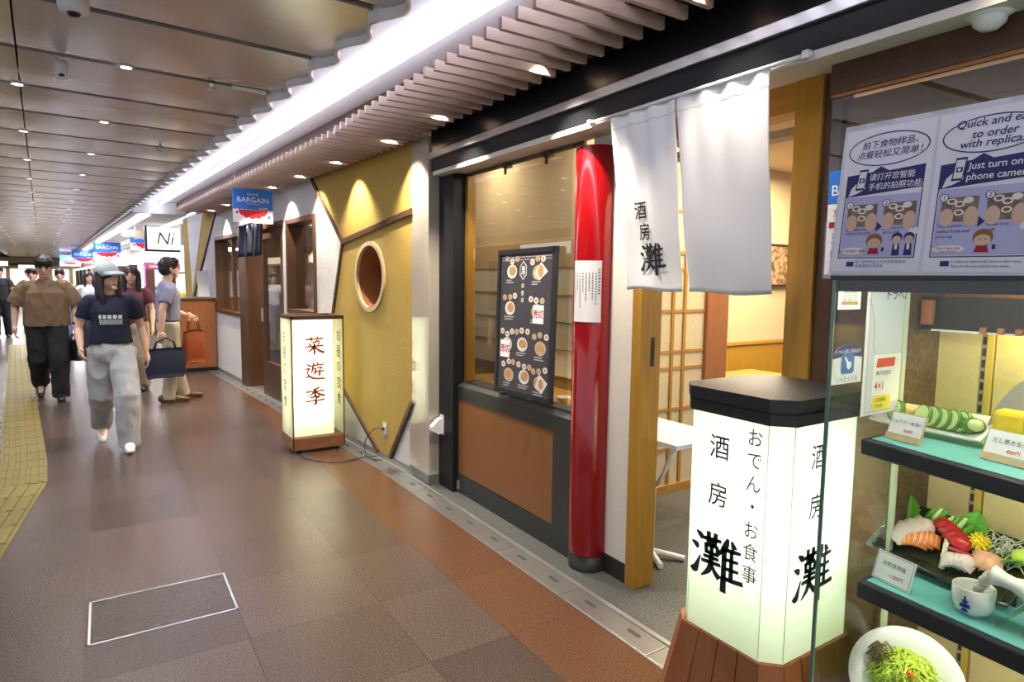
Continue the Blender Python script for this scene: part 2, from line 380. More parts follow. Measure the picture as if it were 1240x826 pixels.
def brush(b, fr, key, a, c, sa, sc, h=0.0007, wk=1.0, mapf=None):
    for st in BRUSH[key]:
        P = []; n = len(st)
        pts = []
        for i in range(n-1):                      # smooth the polyline
            p0 = st[max(i-1, 0)]; p1 = st[i]; p2 = st[i+1]; p3 = st[min(i+2, n-1)]
            for k in range(4):
                t = k/4; q = [0.5*(2*p1[j]+(p2[j]-p0[j])*t+(2*p0[j]-5*p1[j]+4*p2[j]-p3[j])*t*t+(3*p1[j]-p0[j]-3*p2[j]+p3[j])*t**3) for j in range(3)]
                pts.append(q)
        pts.append(list(st[-1]))
        m = len(pts)
        for i in range(m):
            dx = pts[min(i+1, m-1)][0]-pts[max(i-1, 0)][0]; dy = pts[min(i+1, m-1)][1]-pts[max(i-1, 0)][1]; L = math.hypot(dx, dy) or 1
            w_ = pts[i][2]*0.5*wk; nx, ny = -dy/L*w_, dx/L*w_
            ext = -0.5 if i == 0 else (0.5 if i == m-1 else 0)
            for sg in (1, -1):
                x = (pts[i][0]+nx*sg+dx/L*w_*ext)/100*sa; y = (pts[i][1]+ny*sg+dy/L*w_*ext)/100*sc
                P.append((x, y))
        out = []
        for x, y in P:
            q = (a+x, c+y)
            out.append(mapf(*q) if mapf else fr.p(q[0], q[1], h))
        b.add(out, [(2*i, 2*i+1, 2*i+3, 2*i+2) for i in range(m-1)])
def fuse(b, voxel, smooth=2, wrinkle=0.0, wscale=6.0, seed=0):
    """join overlapping closed shapes into one continuous surface"""
    me = bpy.data.meshes.new('f'); me.from_pydata(b.v, [], b.f); o = bpy.data.objects.new('f', me); COL.objects.link(o)
    r = o.modifiers.new('r', 'REMESH'); r.mode = 'VOXEL'; r.voxel_size = voxel
    if smooth: s = o.modifiers.new('s', 'SMOOTH'); s.factor = 0.5; s.iterations = smooth
    dg = bpy.context.evaluated_depsgraph_get(); dg.update()
    m2 = bpy.data.meshes.new_from_object(o.evaluated_get(dg))
    nb = B(); off = Vector((seed*3.1, seed*1.7, seed))
    for v in m2.vertices:
        c = v.co.copy()
        if wrinkle:
            q = Vector((c.x*wscale*1.3, c.y*wscale*1.3, c.z*wscale*0.7))+off
            c += v.normal*(wrinkle*(1-2*abs(noise.noise(q))-0.5)+wrinkle*0.5*noise.noise(q*2.3))
        nb.v.append(c[:])
    nb.f = [tuple(p.vertices) for p in m2.polygons]; nb.sm = [True]*len(nb.f)
    bpy.data.objects.remove(o); bpy.data.meshes.remove(me); bpy.data.meshes.remove(m2)
    return nb
# ---------------------------------------------------------------- floor
granite = pm('granite_tile', (0.030, 0.021, 0.018), 0.17, var=(140, (0.13, 0.092, 0.077), 0.5, 3), bump=(150, 0.16), objrand=0.2, spec=0.42)
granite_r = pm('red_granite_tile', (0.045, 0.020, 0.010), 0.2, var=(140, (0.155, 0.077, 0.042), 0.5, 3), bump=(150, 0.16), objrand=0.12, spec=0.55)
granite_b = pm('floor_joint', (0.045, 0.033, 0.027), 0.5)
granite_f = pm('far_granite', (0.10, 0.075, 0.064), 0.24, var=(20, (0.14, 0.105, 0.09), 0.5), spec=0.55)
fl = struct(B().box((-3, -1.93, -0.1), (14.2, 3.2, -0.003)), 'floor', granite_b)
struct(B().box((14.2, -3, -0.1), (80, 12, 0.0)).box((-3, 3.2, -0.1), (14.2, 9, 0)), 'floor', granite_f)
rows = [(-1.765, -1.40, granite_r), (-1.40, -1.02, granite), (-1.02, -0.45, granite), (-0.45, 0.13, granite), (0.13, 0.70, granite), (0.70, 1.28, granite), (1.28, 1.86, granite), (1.86, 2.44, granite), (2.44, 3.2, granite)]
TX = 0.55
base_o = origin(fl)
for j, (y0, y1, m) in enumerate(rows):
    b = B().bbox((0.0007, y0+0.0007, -0.02), (TX-0.0007, y1-0.0007, 0.0), 0.0005)
    src = None
    n0 = 0 if j < 6 else 5
    for i in range(n0, 25):
        x = 0.5+TX*i
        if src is None:
            src = build(b, 'floor_tile', m, None, loc=(0, 0, 0)); src.parent = fl; src.location = Vector((x, 0, 0))-base_o
        else: piece(src, fl, Vector((x, 0, 0))-base_o)
# shop floors
struct(B().box((-1, -7.2, -0.1), (4.44, -1.93, 0.0)), 'floor', terr)
struct(B(F).box((0, -4.2, -0.1), (9.4, -0.02, 0.0)), 'floor', wood_b)
# drain: steel covers with slots, bright edge strip
drain = sroot('drain_channel', (0, 0, 0))
def cover():
    b = B().bbox((0.002, -1.900, -0.012), (0.578, -1.775, 0.003), 0.0015); o = build(b, 'drain_cover', steel, drain)
    for x in (0.145, 0.435):
        s = B(); n = 10
        poly = [(x+0.028*sg+0.011*math.cos(t), -1.848+0.011*math.sin(t)) for sg, t0 in ((1, -math.pi/2), (-1, math.pi/2)) for t in [t0+math.pi*i/n for i in range(n+1)]]
        s.prism(poly, lambda a, c, d: (a, c, d), 0.001, 0.0035); build(s, 'slot', dark_gap, o)
    return o
c0 = cover(); c0.location = (-0.585+0.58, 0, 0)
def dupcov(loc, rz=0):
    c = piece(c0, drain, loc, (0, 0, rz))
    for g in c0.children: piece(g, c, (0, 0, 0))
for i in range(1, 8): dupcov((-0.005+0.58*i, 0, 0))
for i in range(0, 16):
    u = 0.1+0.58*i; p = F(u, 0.035, 0); q = (p[0]+SB*-1.900*-1*-1, p[1]+1.900*CB, 0)
    # the cover is modelled at y -1.900; turn it about the corridor's bend
    dupcov((p[0]-SB*1.900, p[1]+CB*1.900, 0), BEND)
eb = B().box((-1, -1.925, -0.01), (4.52, -1.902, 0.008))
eb.xf = F; eb.box((0.0, 0.008, -0.01), (9.42, 0.032, 0.008))
build(eb, 'edge_strip', alu, drain)
build(B().box((-1, -1.776, -0.01), (4.6, -1.765, 0.002)), 'edge_strip', steel, drain)
# access hatch in the paving
h = thing('floor_hatch', 'rectangular access hatch with thin steel rim set in the paving', 'hatch', (3.18, -0.165, 0))
fx0, fx1, fy0, fy1 = 2.975, 3.39, -0.452, 0.12
b = B()
for a, c in (((fx0, fy0), (fx1, fy0+0.009)), ((fx0, fy1-0.009), (fx1, fy1)), ((fx0, fy0), (fx0+0.009, fy1)), ((fx1-0.009, fy0), (fx1, fy1))):
    b.box((a[0], a[1], -0.002), (c[0], c[1], 0.0035))
build(b, 'rim', alu, h)
build(B().box((fx0+0.012, fy0+0.012, -0.002), (fx1-0.012, fy1-0.012, 0.002)), 'lid', granite, h)
for px in (fx0+0.03, fx1-0.03):
    for py in (fy0+0.045, fy1-0.045): build(B().box((px-0.009, py-0.02, 0.001), (px+0.009, py+0.02, 0.0032)), 'lifting_slot', dark_gap, h)
# tactile paving: ribbed yellow blocks along a line that bends
tyel = pm('yellow_tactile', (0.22, 0.16, 0.022), 0.5, var=(14, (0.16, 0.12, 0.022), 0.6), objrand=0.1, bump=(160, 0.12))
tac = thing('tactile_strip', 'yellow ribbed tactile guide strip bending along the walkway', 'paving', (5.8, 0.58, 0))
def block(L, W=0.30):
    b = B().bbox((0.002, -W/2, 0.0), (L-0.002, W/2, 0.003), 0.001)
    for y in (-0.112, -0.037, 0.037, 0.112): b.bbox((0.008, y-0.015, 0.003), (L-0.004, y+0.015, 0.010), 0.004)
    return b
def tline(p, q, L=0.30):
    p = Vector(p); q = Vector(q); d = q-p; n = max(1, round(d.length/L)); a = math.atan2(d.y, d.x); st = d.length/n
    return [(p+d*(i/n), a, st) for i in range(n)]
ax = 0.151
segs = tline((17.2, 1.63, 0), (6.3, 0.605, 0))+tline((6.3, 0.605, 0), (5.6, 0.562, 0), 0.24)+tline((5.6, 0.562, 0), (-0.4, 1.04, 0))
src = None
for p, a, st in segs:
    if src is None:
        bb = block(0.30); src = build(bb, 'tactile_block', tyel, None, loc=(0, 0, 0)); src.parent = tac; c = src
        c.location = p-origin(tac); c.rotation_euler = (0, 0, a)
    else: c = piece(src, tac, p-origin(tac), (0, 0, a))
    c.scale = (st/0.30, 1, 1)
# ---------------------------------------------------------------- ceiling
def edge_v(u): return 1.06+0.036*math.sin(2*math.pi*(u+1.756)/(PIT/2)+0.6)
GAP = 0.058
cl = struct(B(F).box((-5, 1.08, 2.665), (70, 9, 2.70)), 'ceiling', dark_gap)
cb0 = origin(cl)
def panel(col):
    b = B(); n = 12; P = []
    for i in range(n+1):
        u = GAP/2+(PIT-GAP)*i/n; z = CZ-0.010*math.sin(math.pi*i/n)
        if col == 0: va, vb = edge_v(u-1.756), 2.284
        elif col == 1: va, vb = 2.292, 3.74
        else: va, vb = 3.748, 5.2
        P += [(u, va, z), (u, vb, z), (u, va, z+0.03), (u, vb, z+0.03)]
    fs = []
    for i in range(n):
        a = 4*i; c = a+4
        fs += [(a, a+1, c+1, c), (a+2, c+2, c+3, a+3), (a, c, c+2, a+2), (a+1, a+3, c+3, c+1)]
    fs += [(0, 2, 3, 1), (4*n, 4*n+1, 4*n+3, 4*n+2)]
    return b.add(P, fs)
for col in range(3):
    src = None
    for k in range(-4, 62 if col < 2 else 45):
        p = Vector(F(seam_u(k), 0, 0)); p.z = 0
        if src is None:
            src = build(panel(col), 'ceiling_panel', ceil_m, None, loc=(0, 0, 0)); src.parent = cl; src.location = p-cb0; src.rotation_euler = (0, 0, BEND)
        else: piece(src, cl, p-cb0, (0, 0, BEND))
# wavy edge board along the ceiling
b = B(F); P = []; n = 12*30
for i in range(n+1):
    u = seam_u(-4)+PIT*i/12; v = edge_v(u)
    P += [(u, v+0.002, CZ-0.045), (u, v-0.012, CZ-0.045), (u, v-0.012, CZ+0.08), (u, v+0.002, CZ+0.08)]
b.add(P, [(4*i+a, 4*i+(a+1) % 4, 4*i+4+(a+1) % 4, 4*i+4+a) for i in range(n) for a in range(4)])
struct(b, 'trim_1', fascia)
struct(B(F).box((seam_u(26), 1.05, CZ-0.055), (70, 1.065, CZ+0.08)), 'trim_2', fascia)
# white cove behind the edge with the light strip
b = B(F).box((-5, 0.44, 2.68), (7.3, 1.08, 2.70)); b.box((7.3, 0.3, 2.50), (70, 1.05, 2.54)); b.box((7.3, 1.03, 2.50), (7.32, 0.3, 2.70))
struct(b, 'ceiling', cove_p)
struct(B(F).box((-5, -0.4, 2.60), (7.3, 0.44, 2.70)), 'ceiling', wood_d)
cv = thing('cove_light', 'long white light strip in the cove above the slats', 'light', F(2, 0.73, 2.66))
build(B(F).box((-4.5, 0.71, 2.606), (7.25, 0.75, 2.620)), 'diffuser', led_w, cv)
build(B(F).box((-4.5, 0.725, 2.620), (7.25, 0.735, 2.685)), 'channel', alu, cv)
cv2 = thing('cove_light', 'white light strip along the ceiling edge of the farther shops', 'light', F(12, 0.85, 2.48))
build(B(F).box((7.5, 0.80, 2.485), (44, 0.92, 2.5)), 'diffuser', led_w, cv2)
# slats: every one a piece of the soffit
sl = sroot('slat_soffit', (0, 0, 0))
src = None
for i in range(-22, 76):
    x = 1.968+0.1165*i-0.02
    if x < OX-0.05: loc, rz = (x, -1.59, 2.493), 0
    else:
        u = x-OX; p = F(u, 0.345, 0); loc, rz = (p[0], p[1], 2.493), BEND
    if x > 11.2: break
    if src is None:
        src = build(B().bbox((-0.012, -0.26, -0.024), (0.011, 0.26, 0.024), 0.0015), 'slat', slat_m, None, loc=(0, 0, 0)); src.parent = sl; src.location = loc
    else: piece(src, sl, loc, (0, 0, rz))
for y in (-1.66, -1.80): build(B().box((-1, y, 2.517), (4.4, y+0.02, 2.64)), 'hanger_rail', wood_d, sl)
for v in (0.30, 0.15): build(B(F).box((0, v, 2.517), (7.2, v+0.02, 2.64)), 'hanger_rail', wood_d, sl)
# downlights
def downlight(p, r, m, label, group, rz=0):
    t = thing('downlight', label, 'light', p, group)
    build(B().lathe([(r*1.25, -0.004), (r*1.25, 0.0), (r, 0.012), (r, -0.004), (r*1.25, -0.004)], p, 14), 'rim', white_i, t)
    build(B().lathe([(r, 0.002), (0.001, 0.002)], p, 14), 'diffuser', m, t)
    return t
dl = None
ORD = ['first', 'second', 'third', 'fourth', 'fifth', 'sixth', 'seventh', 'eighth', 'ninth', 'tenth', 'eleventh', 'twelfth', 'thirteenth', 'fourteenth', 'fifteenth', 'sixteenth', 'seventeenth', 'eighteenth', 'nineteenth', 'twentieth']
RNAME = ['right hand', 'second', 'third', 'fourth', 'fifth', 'leftmost']
for k in range(0, 38):
    for i, (v, par) in enumerate(ROWS):
        if k % 2 == par and not (k > 26 and i > 2):
            p = F(seam_u(k), v, CZ-0.004)
            lb_ = '%s round white downlight from the viewer in the %s row of the metal ceiling' % (ORD[k//2], RNAME[i])
            if dl is None: dl = downlight(p, 0.028, spot_e, lb_, 'round downlights in the ceiling seams')
            else: dup(dl, p, lb_)
sd = None
for n, x in enumerate(SLX):
    p = slat_pt(x); p = (p[0], p[1], 2.545); lb_ = '%s warm downlight from the viewer glowing between the wooden slats' % ORD[n]
    if sd is None: sd = downlight(p, 0.045, spot_w, lb_, 'downlights between the wooden slats')
    else: dup(sd, p, lb_)
# ceiling devices
def dome(p, label):
    t = thing('dome_camera', label, 'camera', p)
    build(B().lathe([(0.055, 0.02), (0.056, -0.02), (0.05, -0.04), (0.001, -0.042)], p, 20), 'housing', plastic_w, t)
    build(B().lathe([(0.026, -0.036), (0.023, -0.048), (0.014, -0.056), (0.001, -0.058)], p, 16), 'lens', black_s, t)
dome((3.20, 0.06, CZ-0.005), 'white dome camera hanging at the top edge, nearest on the ceiling')
t = thing('ceiling_camera', 'white bullet camera hanging from the second ceiling seam', 'camera', (4.08, 0.14, CZ))
build(B().cyl((4.04, 0.14, CZ+0.02), (4.03, 0.14, CZ-0.02), 0.009), 'bracket', plastic_w, t)
build(B().lathe([(0.001, 0), (0.026, 0.003), (0.030, 0.02), (0.030, 0.07), (0.024, 0.09), (0.001, 0.094)], (4.03, 0.14, CZ-0.110), 18), 'housing', plastic_w, t)
build(B().ball((4.003, 0.14, CZ-0.095), (0.008, 0.014, 0.008)), 'lens', black_s, t)
for p, lb in (((4.06, -0.56, CZ), 'small sprinkler nozzle in the second ceiling seam'), ((6.26, -0.445, CZ), 'small sprinkler nozzle farther along the metal ceiling')):
    t = thing('sprinkler', lb, 'sprinkler', p)
    build(B().cyl((p[0], p[1], CZ+0.02), (p[0], p[1], CZ-0.03), 0.012), 'stem', alu, t); build(B().lathe([(0.024, 0), (0.024, 0.003), (0.001, 0.004)], (p[0], p[1], CZ-0.036), 12), 'deflector', alu, t)
tag(build(B(F).bbox((-0.285, 1.12, CZ-0.016), (-0.255, 1.31, CZ+0.0), 0.003), 'ceiling_grille', fascia), 'short grey grille strip in the second ceiling seam', 'vent')
# smoke detector under the beam at the right
t = thing('smoke_detector', 'clear domed detector under the beam at upper right', 'detector', (0.80, -2.02, 2.235))
build(B().lathe([(0.055, 0.0), (0.055, -0.012), (0.04, -0.02), (0.001, -0.02)], (0.80, -2.02, 2.235), 20), 'base', plastic_w, t)
build(B().lathe([(0.04, -0.02), (0.038, -0.035), (0.022, -0.05), (0.001, -0.053)], (0.80, -2.02, 2.235), 20), 'dome', plastic_w, t)

# ---------------------------------------------------------------- shop front beam
bm_ = sroot('trim_3', (0, 0, 0))
build(B().box((-1, -1.95, 2.25), (4.10, -2.13, 2.335)), 'lower_panel', beam_m, bm_)
build(B().bbox((-1, -1.93, 2.335), (4.10, -2.13, 2.378), 0.003), 'light_rail', alu, bm_)
build(B().box((-1, -1.95, 2.378), (4.10, -2.13, 2.53)), 'upper_panel', beam_m, bm_)
build(B().bbox((-1, -1.925, 2.53), (4.10, -2.13, 2.548), 0.003), 'ledge', beam_m, bm_)
build(B().box((-1, -1.96, 2.548), (4.10, -2.13, 2.70)), 'top_panel', dark_gap, bm_)
build(B().box((-1, -1.952, 2.222), (4.08, -2.03, 2.25)).box((-1, -2.034, 2.226), (4.08, -2.13, 2.25)), 'soffit_board', soffit_m, bm_)
# stone pillar
sp = struct(B().bbox((4.125, -2.10, 0.075), (4.46, -1.94, 2.50), 0.002), 'pillar', stone)
build(B().box((4.12, -2.10, 0.0), (4.462, -1.936, 0.075)), 'plinth', pm('grey_plinth', (0.12, 0.13, 0.125), 0.35), sp)
struct(B().bbox((3.90, -2.12, 0.0), (4.12, -2.02, 2.24), 0.003), 'column', black_m)
# window of the near restaurant
wn = sroot('window_1', (3.36, -2.1, 0))
build(B().box((2.70, -2.10, 0.80), (3.90, -2.106, 2.235)), 'pane', vglass, wn)
build(B().box((3.86, -2.17, 0.80), (4.02, -2.11, 2.24)), 'jamb', wood_o, wn)
build(B().box((2.62, -2.11, 2.205), (4.0, -2.13, 2.24)), 'head', wood_d, wn)
for x in (3.36, 2.93): build(B().box((x-0.03, -2.13, 2.19), (x+0.03, -2.095, 2.225)).box((x-0.012, -2.10, 2.15), (x+0.012, -2.095, 2.20)), 'glass_clip', wood_d, wn)
build(B().bbox((2.62, -2.20, 0.775), (3.95, -2.10, 0.80), 0.003), 'sill', dado_f, wn)
# dado under the window: dark bevelled frame round a brown panel
dd = sroot('wall_dado', (3.4, -2.1, 0))
x0, x1, yb, yf = 2.60, 4.10, -2.12, -2.095
def ring(b, o, i, yo, yi):
    A = [(o[0], yo, o[1]), (o[2], yo, o[1]), (o[2], yo, o[3]), (o[0], yo, o[3])]; C = [(i[0], yi, i[1]), (i[2], yi, i[1]), (i[2], yi, i[3]), (i[0], yi, i[3])]
    b.add(A+C, [(k, (k+1) % 4, 4+(k+1) % 4, 4+k) for k in range(4)])
b = B(); ring(b, (x0, 0.0, x1, 0.795), (x0+0.02, 0.0, x1-0.005, 0.765), -2.115, -2.062); ring(b, (x0+0.02, 0.0, x1-0.005, 0.765), (2.775, 0.135, 4.085, 0.672), -2.062, -2.062)
build(b, 'frame', dado_f, dd)
build(B().bbox((2.775, -2.10, 0.135), (4.085, -2.066, 0.672), 0.002), 'panel', dado_m, dd)
build(B().box((2.62, -2.12, 0.0), (4.05, -2.075, 0.05)), 'skirting', black_s, dd)
struct(B().box((3.87, -2.062, 0.02), (3.925, -2.052, 0.085)), 'cover_plate', pm('grey_plate', (0.2, 0.2, 0.2), 0.5), None)
# white fitting on the black column
t = thing('wall_hook', 'white angled plastic fitting on the black column', 'bracket', (4.08, -2.0, 0.42))
build(B().prism([(0, 0.0), (0.03, -0.01), (0.085, 0.02), (0.085, 0.05), (0.03, 0.10), (0, 0.11)], lambda a, c, d: (4.10-d, -2.02+a, 0.40+c), 0.0, 0.05), 'body', plastic_w, t)
build(B().box((4.10, -2.025, 0.385), (4.04, -2.018, 0.53)), 'back_plate', plastic_w, t)
# red column
rc = sroot('column', (2.505, -2.105, 0)); RCX, RCY, RCR = 2.505, -2.105, 0.105
build(B().lathe([(RCR, 0.085), (RCR, 2.16), (RCR-0.004, 2.166), (0.02, 2.17)], (RCX, RCY, 0), 48), 'shaft', red_l, rc)
build(B().lathe([(RCR-0.002, 0.0), (RCR-0.002, 0.085), (0.02, 0.085)], (RCX, RCY, 0), 40), 'base', black_s, rc)
# notice taped round the red column
def cyl_pt(deg, z, h=0.0015): t_ = math.radians(deg); return (RCX+(RCR+h)*math.cos(t_), RCY+(RCR+h)*math.sin(t_), z)
nt_ = thing('paper_notice', 'white printed notice taped round the red column', 'notice', cyl_pt(117, 1.30))
b = B(); b.grid(lambda i, j: cyl_pt(160-86*i, 1.30+0.305*j, 0.002), 14, 1)
build(b, 'sheet', paper, nt_)
b = B(); rnd = random.Random(3)
for c in range(9):                                # columns of small print, read from right to left
    dg = 154-c*9.0; z = 1.565-(0.02 if c else 0); end = 1.36+rnd.random()*0.1 if c else 1.44
    while z > end:
        hgt = (0.010 if c else 0.013)*(0.7+0.5*rnd.random()); wd = 1.7 if c else 3.0
        b.add([cyl_pt(dg+wd, z, 0.003), cyl_pt(dg-wd, z, 0.003), cyl_pt(dg-wd, z-hgt*0.75, 0.003), cyl_pt(dg+wd, z-hgt*0.75, 0.003)], [(0, 1, 2, 3)]); z -= hgt*1.25
build(b, 'print', pm('grey_ink', (0.25, 0.25, 0.28), 0.7), nt_)
# ---------------------------------------------------------------- menu board in the window
mb = thing('menu_board', 'tall black framed menu board leaning in the window left of the red column', 'menu board', (3.06, -2.06, 0.80))
mo = Vector((3.375, -2.045, 0.815)); mR = Vector((2.775, -2.045, 0.822))-mo; mU = Vector((3.43, -2.075, 1.685))-mo
MW = mR.length; fr = Frame(mo, mR, mU-mR.normalized()*(mU.dot(mR.normalized()))); MH = 0.872
SHX = 0.0
def fbox(b, fr, a0, c0, a1, c1, h0, h1): b.add([fr.p(a, c, h) for h in (h0, h1) for a, c in ((a0, c0), (a1, c0), (a1, c1), (a0, c1))], [(3, 2, 1, 0), (4, 5, 6, 7), (0, 1, 5, 4), (1, 2, 6, 5), (2, 3, 7, 6), (3, 0, 4, 7)])
mbk = pm('menu_print_ground', (0.05, 0.048, 0.06), 0.35)
b = B(); fbox(b, fr, 0, 0, MW, MH, -0.012, 0.0); build(b, 'board', mbk, mb)
b = B(); e = 0.028
for q in ((0, 0, MW, e), (0, MH-e, MW, MH), (0, 0, e, MH), (MW-e, 0, MW, MH)): fbox(b, fr, *q, -0.016, 0.008)
build(b, 'frame', black_s, mb)
b = B(); fbox(b, fr, 0.1, -0.015, 0.13, 0.005, -0.03, 0.03); fbox(b, fr, MW-0.2, -0.015, MW-0.17, 0.005, -0.03, 0.03); build(b, 'foot', black_s, mb)
dish = pm('menu_dish_print', (0.55, 0.48, 0.36), 0.5, var=(40, (0.32, 0.2, 0.09), 0.8)); dish2 = pm('menu_white_dish_print', (0.62, 0.61, 0.6), 0.5); dish3 = pm('menu_food_print', (0.38, 0.17, 0.08), 0.5, var=(50, (0.5, 0.34, 0.12), 0.6)); cap_m = pm('menu_caption_print', (0.42, 0.42, 0.46), 0.6)
D1, D2, D3, D4 = B(), B(), B(), B(); rnd = random.Random(5)
cells = [(0.16, 0.74), (0.44, 0.73), (0.15, 0.52), (0.44, 0.51), (0.30, 0.31), (0.49, 0.30), (0.13, 0.30), (0.16, 0.115), (0.33, 0.12), (0.49, 0.10)]
sx = MW/0.615
CELLP = []
for n, (a, c) in enumerate(cells):
    a *= sx; D1, D2, D3, D4 = B(), B(), B(), B(); CELLP.append((D1, D2, D3, D4))
    ell(D1 if n % 2 else D2, fr, a, c, 0.055, 0.042, 0.0006); ell(D3, fr, a+0.006*(-1)**n, c+0.004, 0.036+0.006*rnd.random(), 0.022+0.008*rnd.random(), 0.001)
    for q in range(3):
        x, y = a-0.065+0.055*q+0.01*rnd.random(), c+0.060+0.022*rnd.random(); ell(D2 if rnd.random() < .5 else D1, fr, x, y, 0.023, 0.018, 0.0006); ell(D3, fr, x, y, 0.011, 0.009, 0.001)
    for q in range(2): rect(D4, fr, a-0.06, c-0.055-0.014*q, a-0.06+0.05+0.06*rnd.random(), c-0.055-0.014*q+0.006, 0.0006)
D1, D2, D3, D4 = B(), B(), B(), B(); CELLP.append((D1, D2, D3, D4))
polyp(D2, fr, [(0.40*sx, 0.73), (0.455*sx, 0.685), (0.54*sx, 0.735), (0.47*sx, 0.79)], 0.0012); ell(D3, fr, 0.468*sx, 0.738, 0.028, 0.036, 0.0016)
polyp(D2, fr, [(0.45*sx, 0.08), (0.52*sx, 0.045), (0.575*sx, 0.11), (0.49*sx, 0.155)], 0.0012); ell(D3, fr, 0.508*sx, 0.1, 0.025, 0.03, 0.0016)
rect(D4, fr, 0.04, 0.806, MW-0.04, 0.809, 0.0006); rect(D4, fr, 0.04, 0.822, MW-0.04, 0.826, 0.0006)
cx = 0.285*sx
D5 = B()
polyp(D5, fr, [(cx, 0.80), (cx+0.035, 0.77), (cx+0.035, 0.72), (cx, 0.69), (cx-0.035, 0.72), (cx-0.035, 0.77)], 0.0008)
D6 = B(); polyp(D6, fr, [(cx, 0.795), (cx+0.031, 0.768), (cx+0.031, 0.722), (cx, 0.695), (cx-0.031, 0.722), (cx-0.031, 0.768)], 0.0012)
brush(D5, fr, 'nada', cx-0.024, 0.715, 0.048, 0.058, 0.0016)
vtext(D5, fr, 'の食卓', 0.034, cx, 0.655, 0.042, 0.0012)
for cp in CELLP:
    for bb, nm, mm in zip(cp, ('dish_picture', 'plate_picture', 'food_picture', 'caption'), (dish, dish2, dish3, cap_m)):
        if bb.v: build(bb, nm, mm, mb)
for bb, nm, mm in ((D6, 'emblem', mbk), (D5, 'lettering', white_i)): build(bb, nm, mm, mb)
for a, c in ((0.405*sx, 0.44), (0.055*sx, 0.22)):
    s = B(); rect(s, fr, a, c, a+0.105, c+0.105, 0.002); o = build(s, 'sold_out_note', paper, mb)
    s = B(); put_text(s, fr, '売切', 0.052, a+0.0525, c+0.055, 0.003, 'C', 0.012, 0.95); build(s, 'lettering', dredink, o)

# ---------------------------------------------------------------- white wall stub, door jamb, entrance
ws = struct(B().box((2.20, -2.13, 0.10), (2.56, -2.17, 2.23)), 'wall_stub', white_p)
build(B().box((2.20, -2.125, 0.0), (2.56, -2.172, 0.10)), 'skirting', black_s, ws)
d1 = sroot('door_1', (2.2, -2.18, 0))
build(B().bbox((2.17, -2.25, 0.0), (2.235, -2.12, 2.23), 0.002), 'jamb', wood_o, d1)
pl = B().bbox((2.163, -2.205, 1.10), (2.172, -2.185, 1.24), 0.002); o = build(pl, 'strike_plate', wood_d, d1)
build(B().box((2.161, -2.199, 1.12), (2.1635, -2.191, 1.22)), 'recess', black_s, o)
build(B().bbox((1.325, -2.22, 0.0), (1.43, -2.12, 2.24), 0.003), 'post', wood_o, d1)
build(B().bbox((1.42, -2.26, 2.13), (2.2, -2.15, 2.24), 0.002), 'lintel', wood_h, d1)
build(B().box((1.42, -2.36, 2.08), (2.2, -2.28, 2.11)), 'track', pm('grey_wood', (0.3, 0.25, 0.2), 0.6), d1)
# restaurant shell
struct(B().box((-1, -7.2, 2.62), (7.2, -2.2, 2.70)), 'ceiling', tan_ceil)
struct(B().box((4.0, -4.4, 0.0), (7.2, -4.55, 2.62)), 'wall_back', tan_wall)
wl = struct(B().box((4.0, -7.2, 0.0), (4.12, -4.4, 2.62)), 'wall_inner', tan_wall)
build(B().box((3.98, -7.2, 0.0), (4.0, -4.4, 0.90)), 'wainscot', wood_o, wl)
build(B().bbox((3.965, -7.2, 0.90), (4.0, -4.4, 0.935), 0.004), 'wainscot_rail', wood_h, wl)
struct(B().box((-1, -7.3, 0.0), (4.0, -7.2, 2.62)), 'wall_end', tan_wall)
struct(B().box((6.6, -4.4, 0.0), (6.7, -2.2, 2.62)), 'wall_side', tan_wall)
# board screen seen through the window
bs = thing('board_screen', 'pale partition of lapped horizontal boards seen through the window', 'screen', (4.7, -2.82, 0))
for i in range(4):
    z = 0.80+0.2*i
    b = B(); b.prism([(0, 0.0), (0.022, 0.004), (0.012, 0.198), (0, 0.2)], lambda a, c, d: (d, -2.82+a, z+c), 3.2, 6.5); build(b, 'board', pm('pale_board', (0.66, 0.58, 0.40), 0.6) if i == 0 else MATS['pale_board'], bs)
build(B().box((3.2, -2.85, 0.0), (6.5, -2.82, 0.80)), 'lower_panel', wood_h, bs)
build(B().bbox((3.2, -2.86, 1.60), (6.5, -2.80, 1.80), 0.003), 'top_rail', MATS['tan_rail'] if 'tan_rail' in MATS else pm('tan_rail', (0.52, 0.36, 0.17), 0.6), bs)
build(B().box((3.2, -2.86, 1.80), (6.5, -2.83, 2.62)), 'upper_panel', tan_wall, bs)
tbw = thing('window_table', 'brown restaurant table beyond the window glass', 'table', (3.35, -2.5, 0))
build(B().bbox((2.8, -2.75, 0.70), (4.5, -2.28, 0.73), 0.004), 'tabletop', wood_h, tbw)
for x in (2.9, 4.4):
    for y in (-2.68, -2.35): build(B().box((x-0.02, y-0.02, 0), (x+0.02, y+0.02, 0.70)), 'leg', wood_o, tbw)
rnd = random.Random(2)
for i, (x, y, r) in enumerate(((2.85, -2.37, 0.07), (2.98, -2.5, 0.06), (3.12, -2.4, 0.05))):
    tag(build(B().lathe([(r*0.45, 0), (r*0.5, 0.008), (r*0.9, 0.035), (r, 0.05), (r*0.95, 0.05), (r*0.45, 0.012), (0.001, 0.012)], (x, y, 0.73), 20), 'bowl', ceramic), ('small white bowl nearest the red column on the window table', 'white bowl behind the others on the window table', 'small white bowl left of its pair on the window table')[i], 'bowl', 'bowls on the window table')
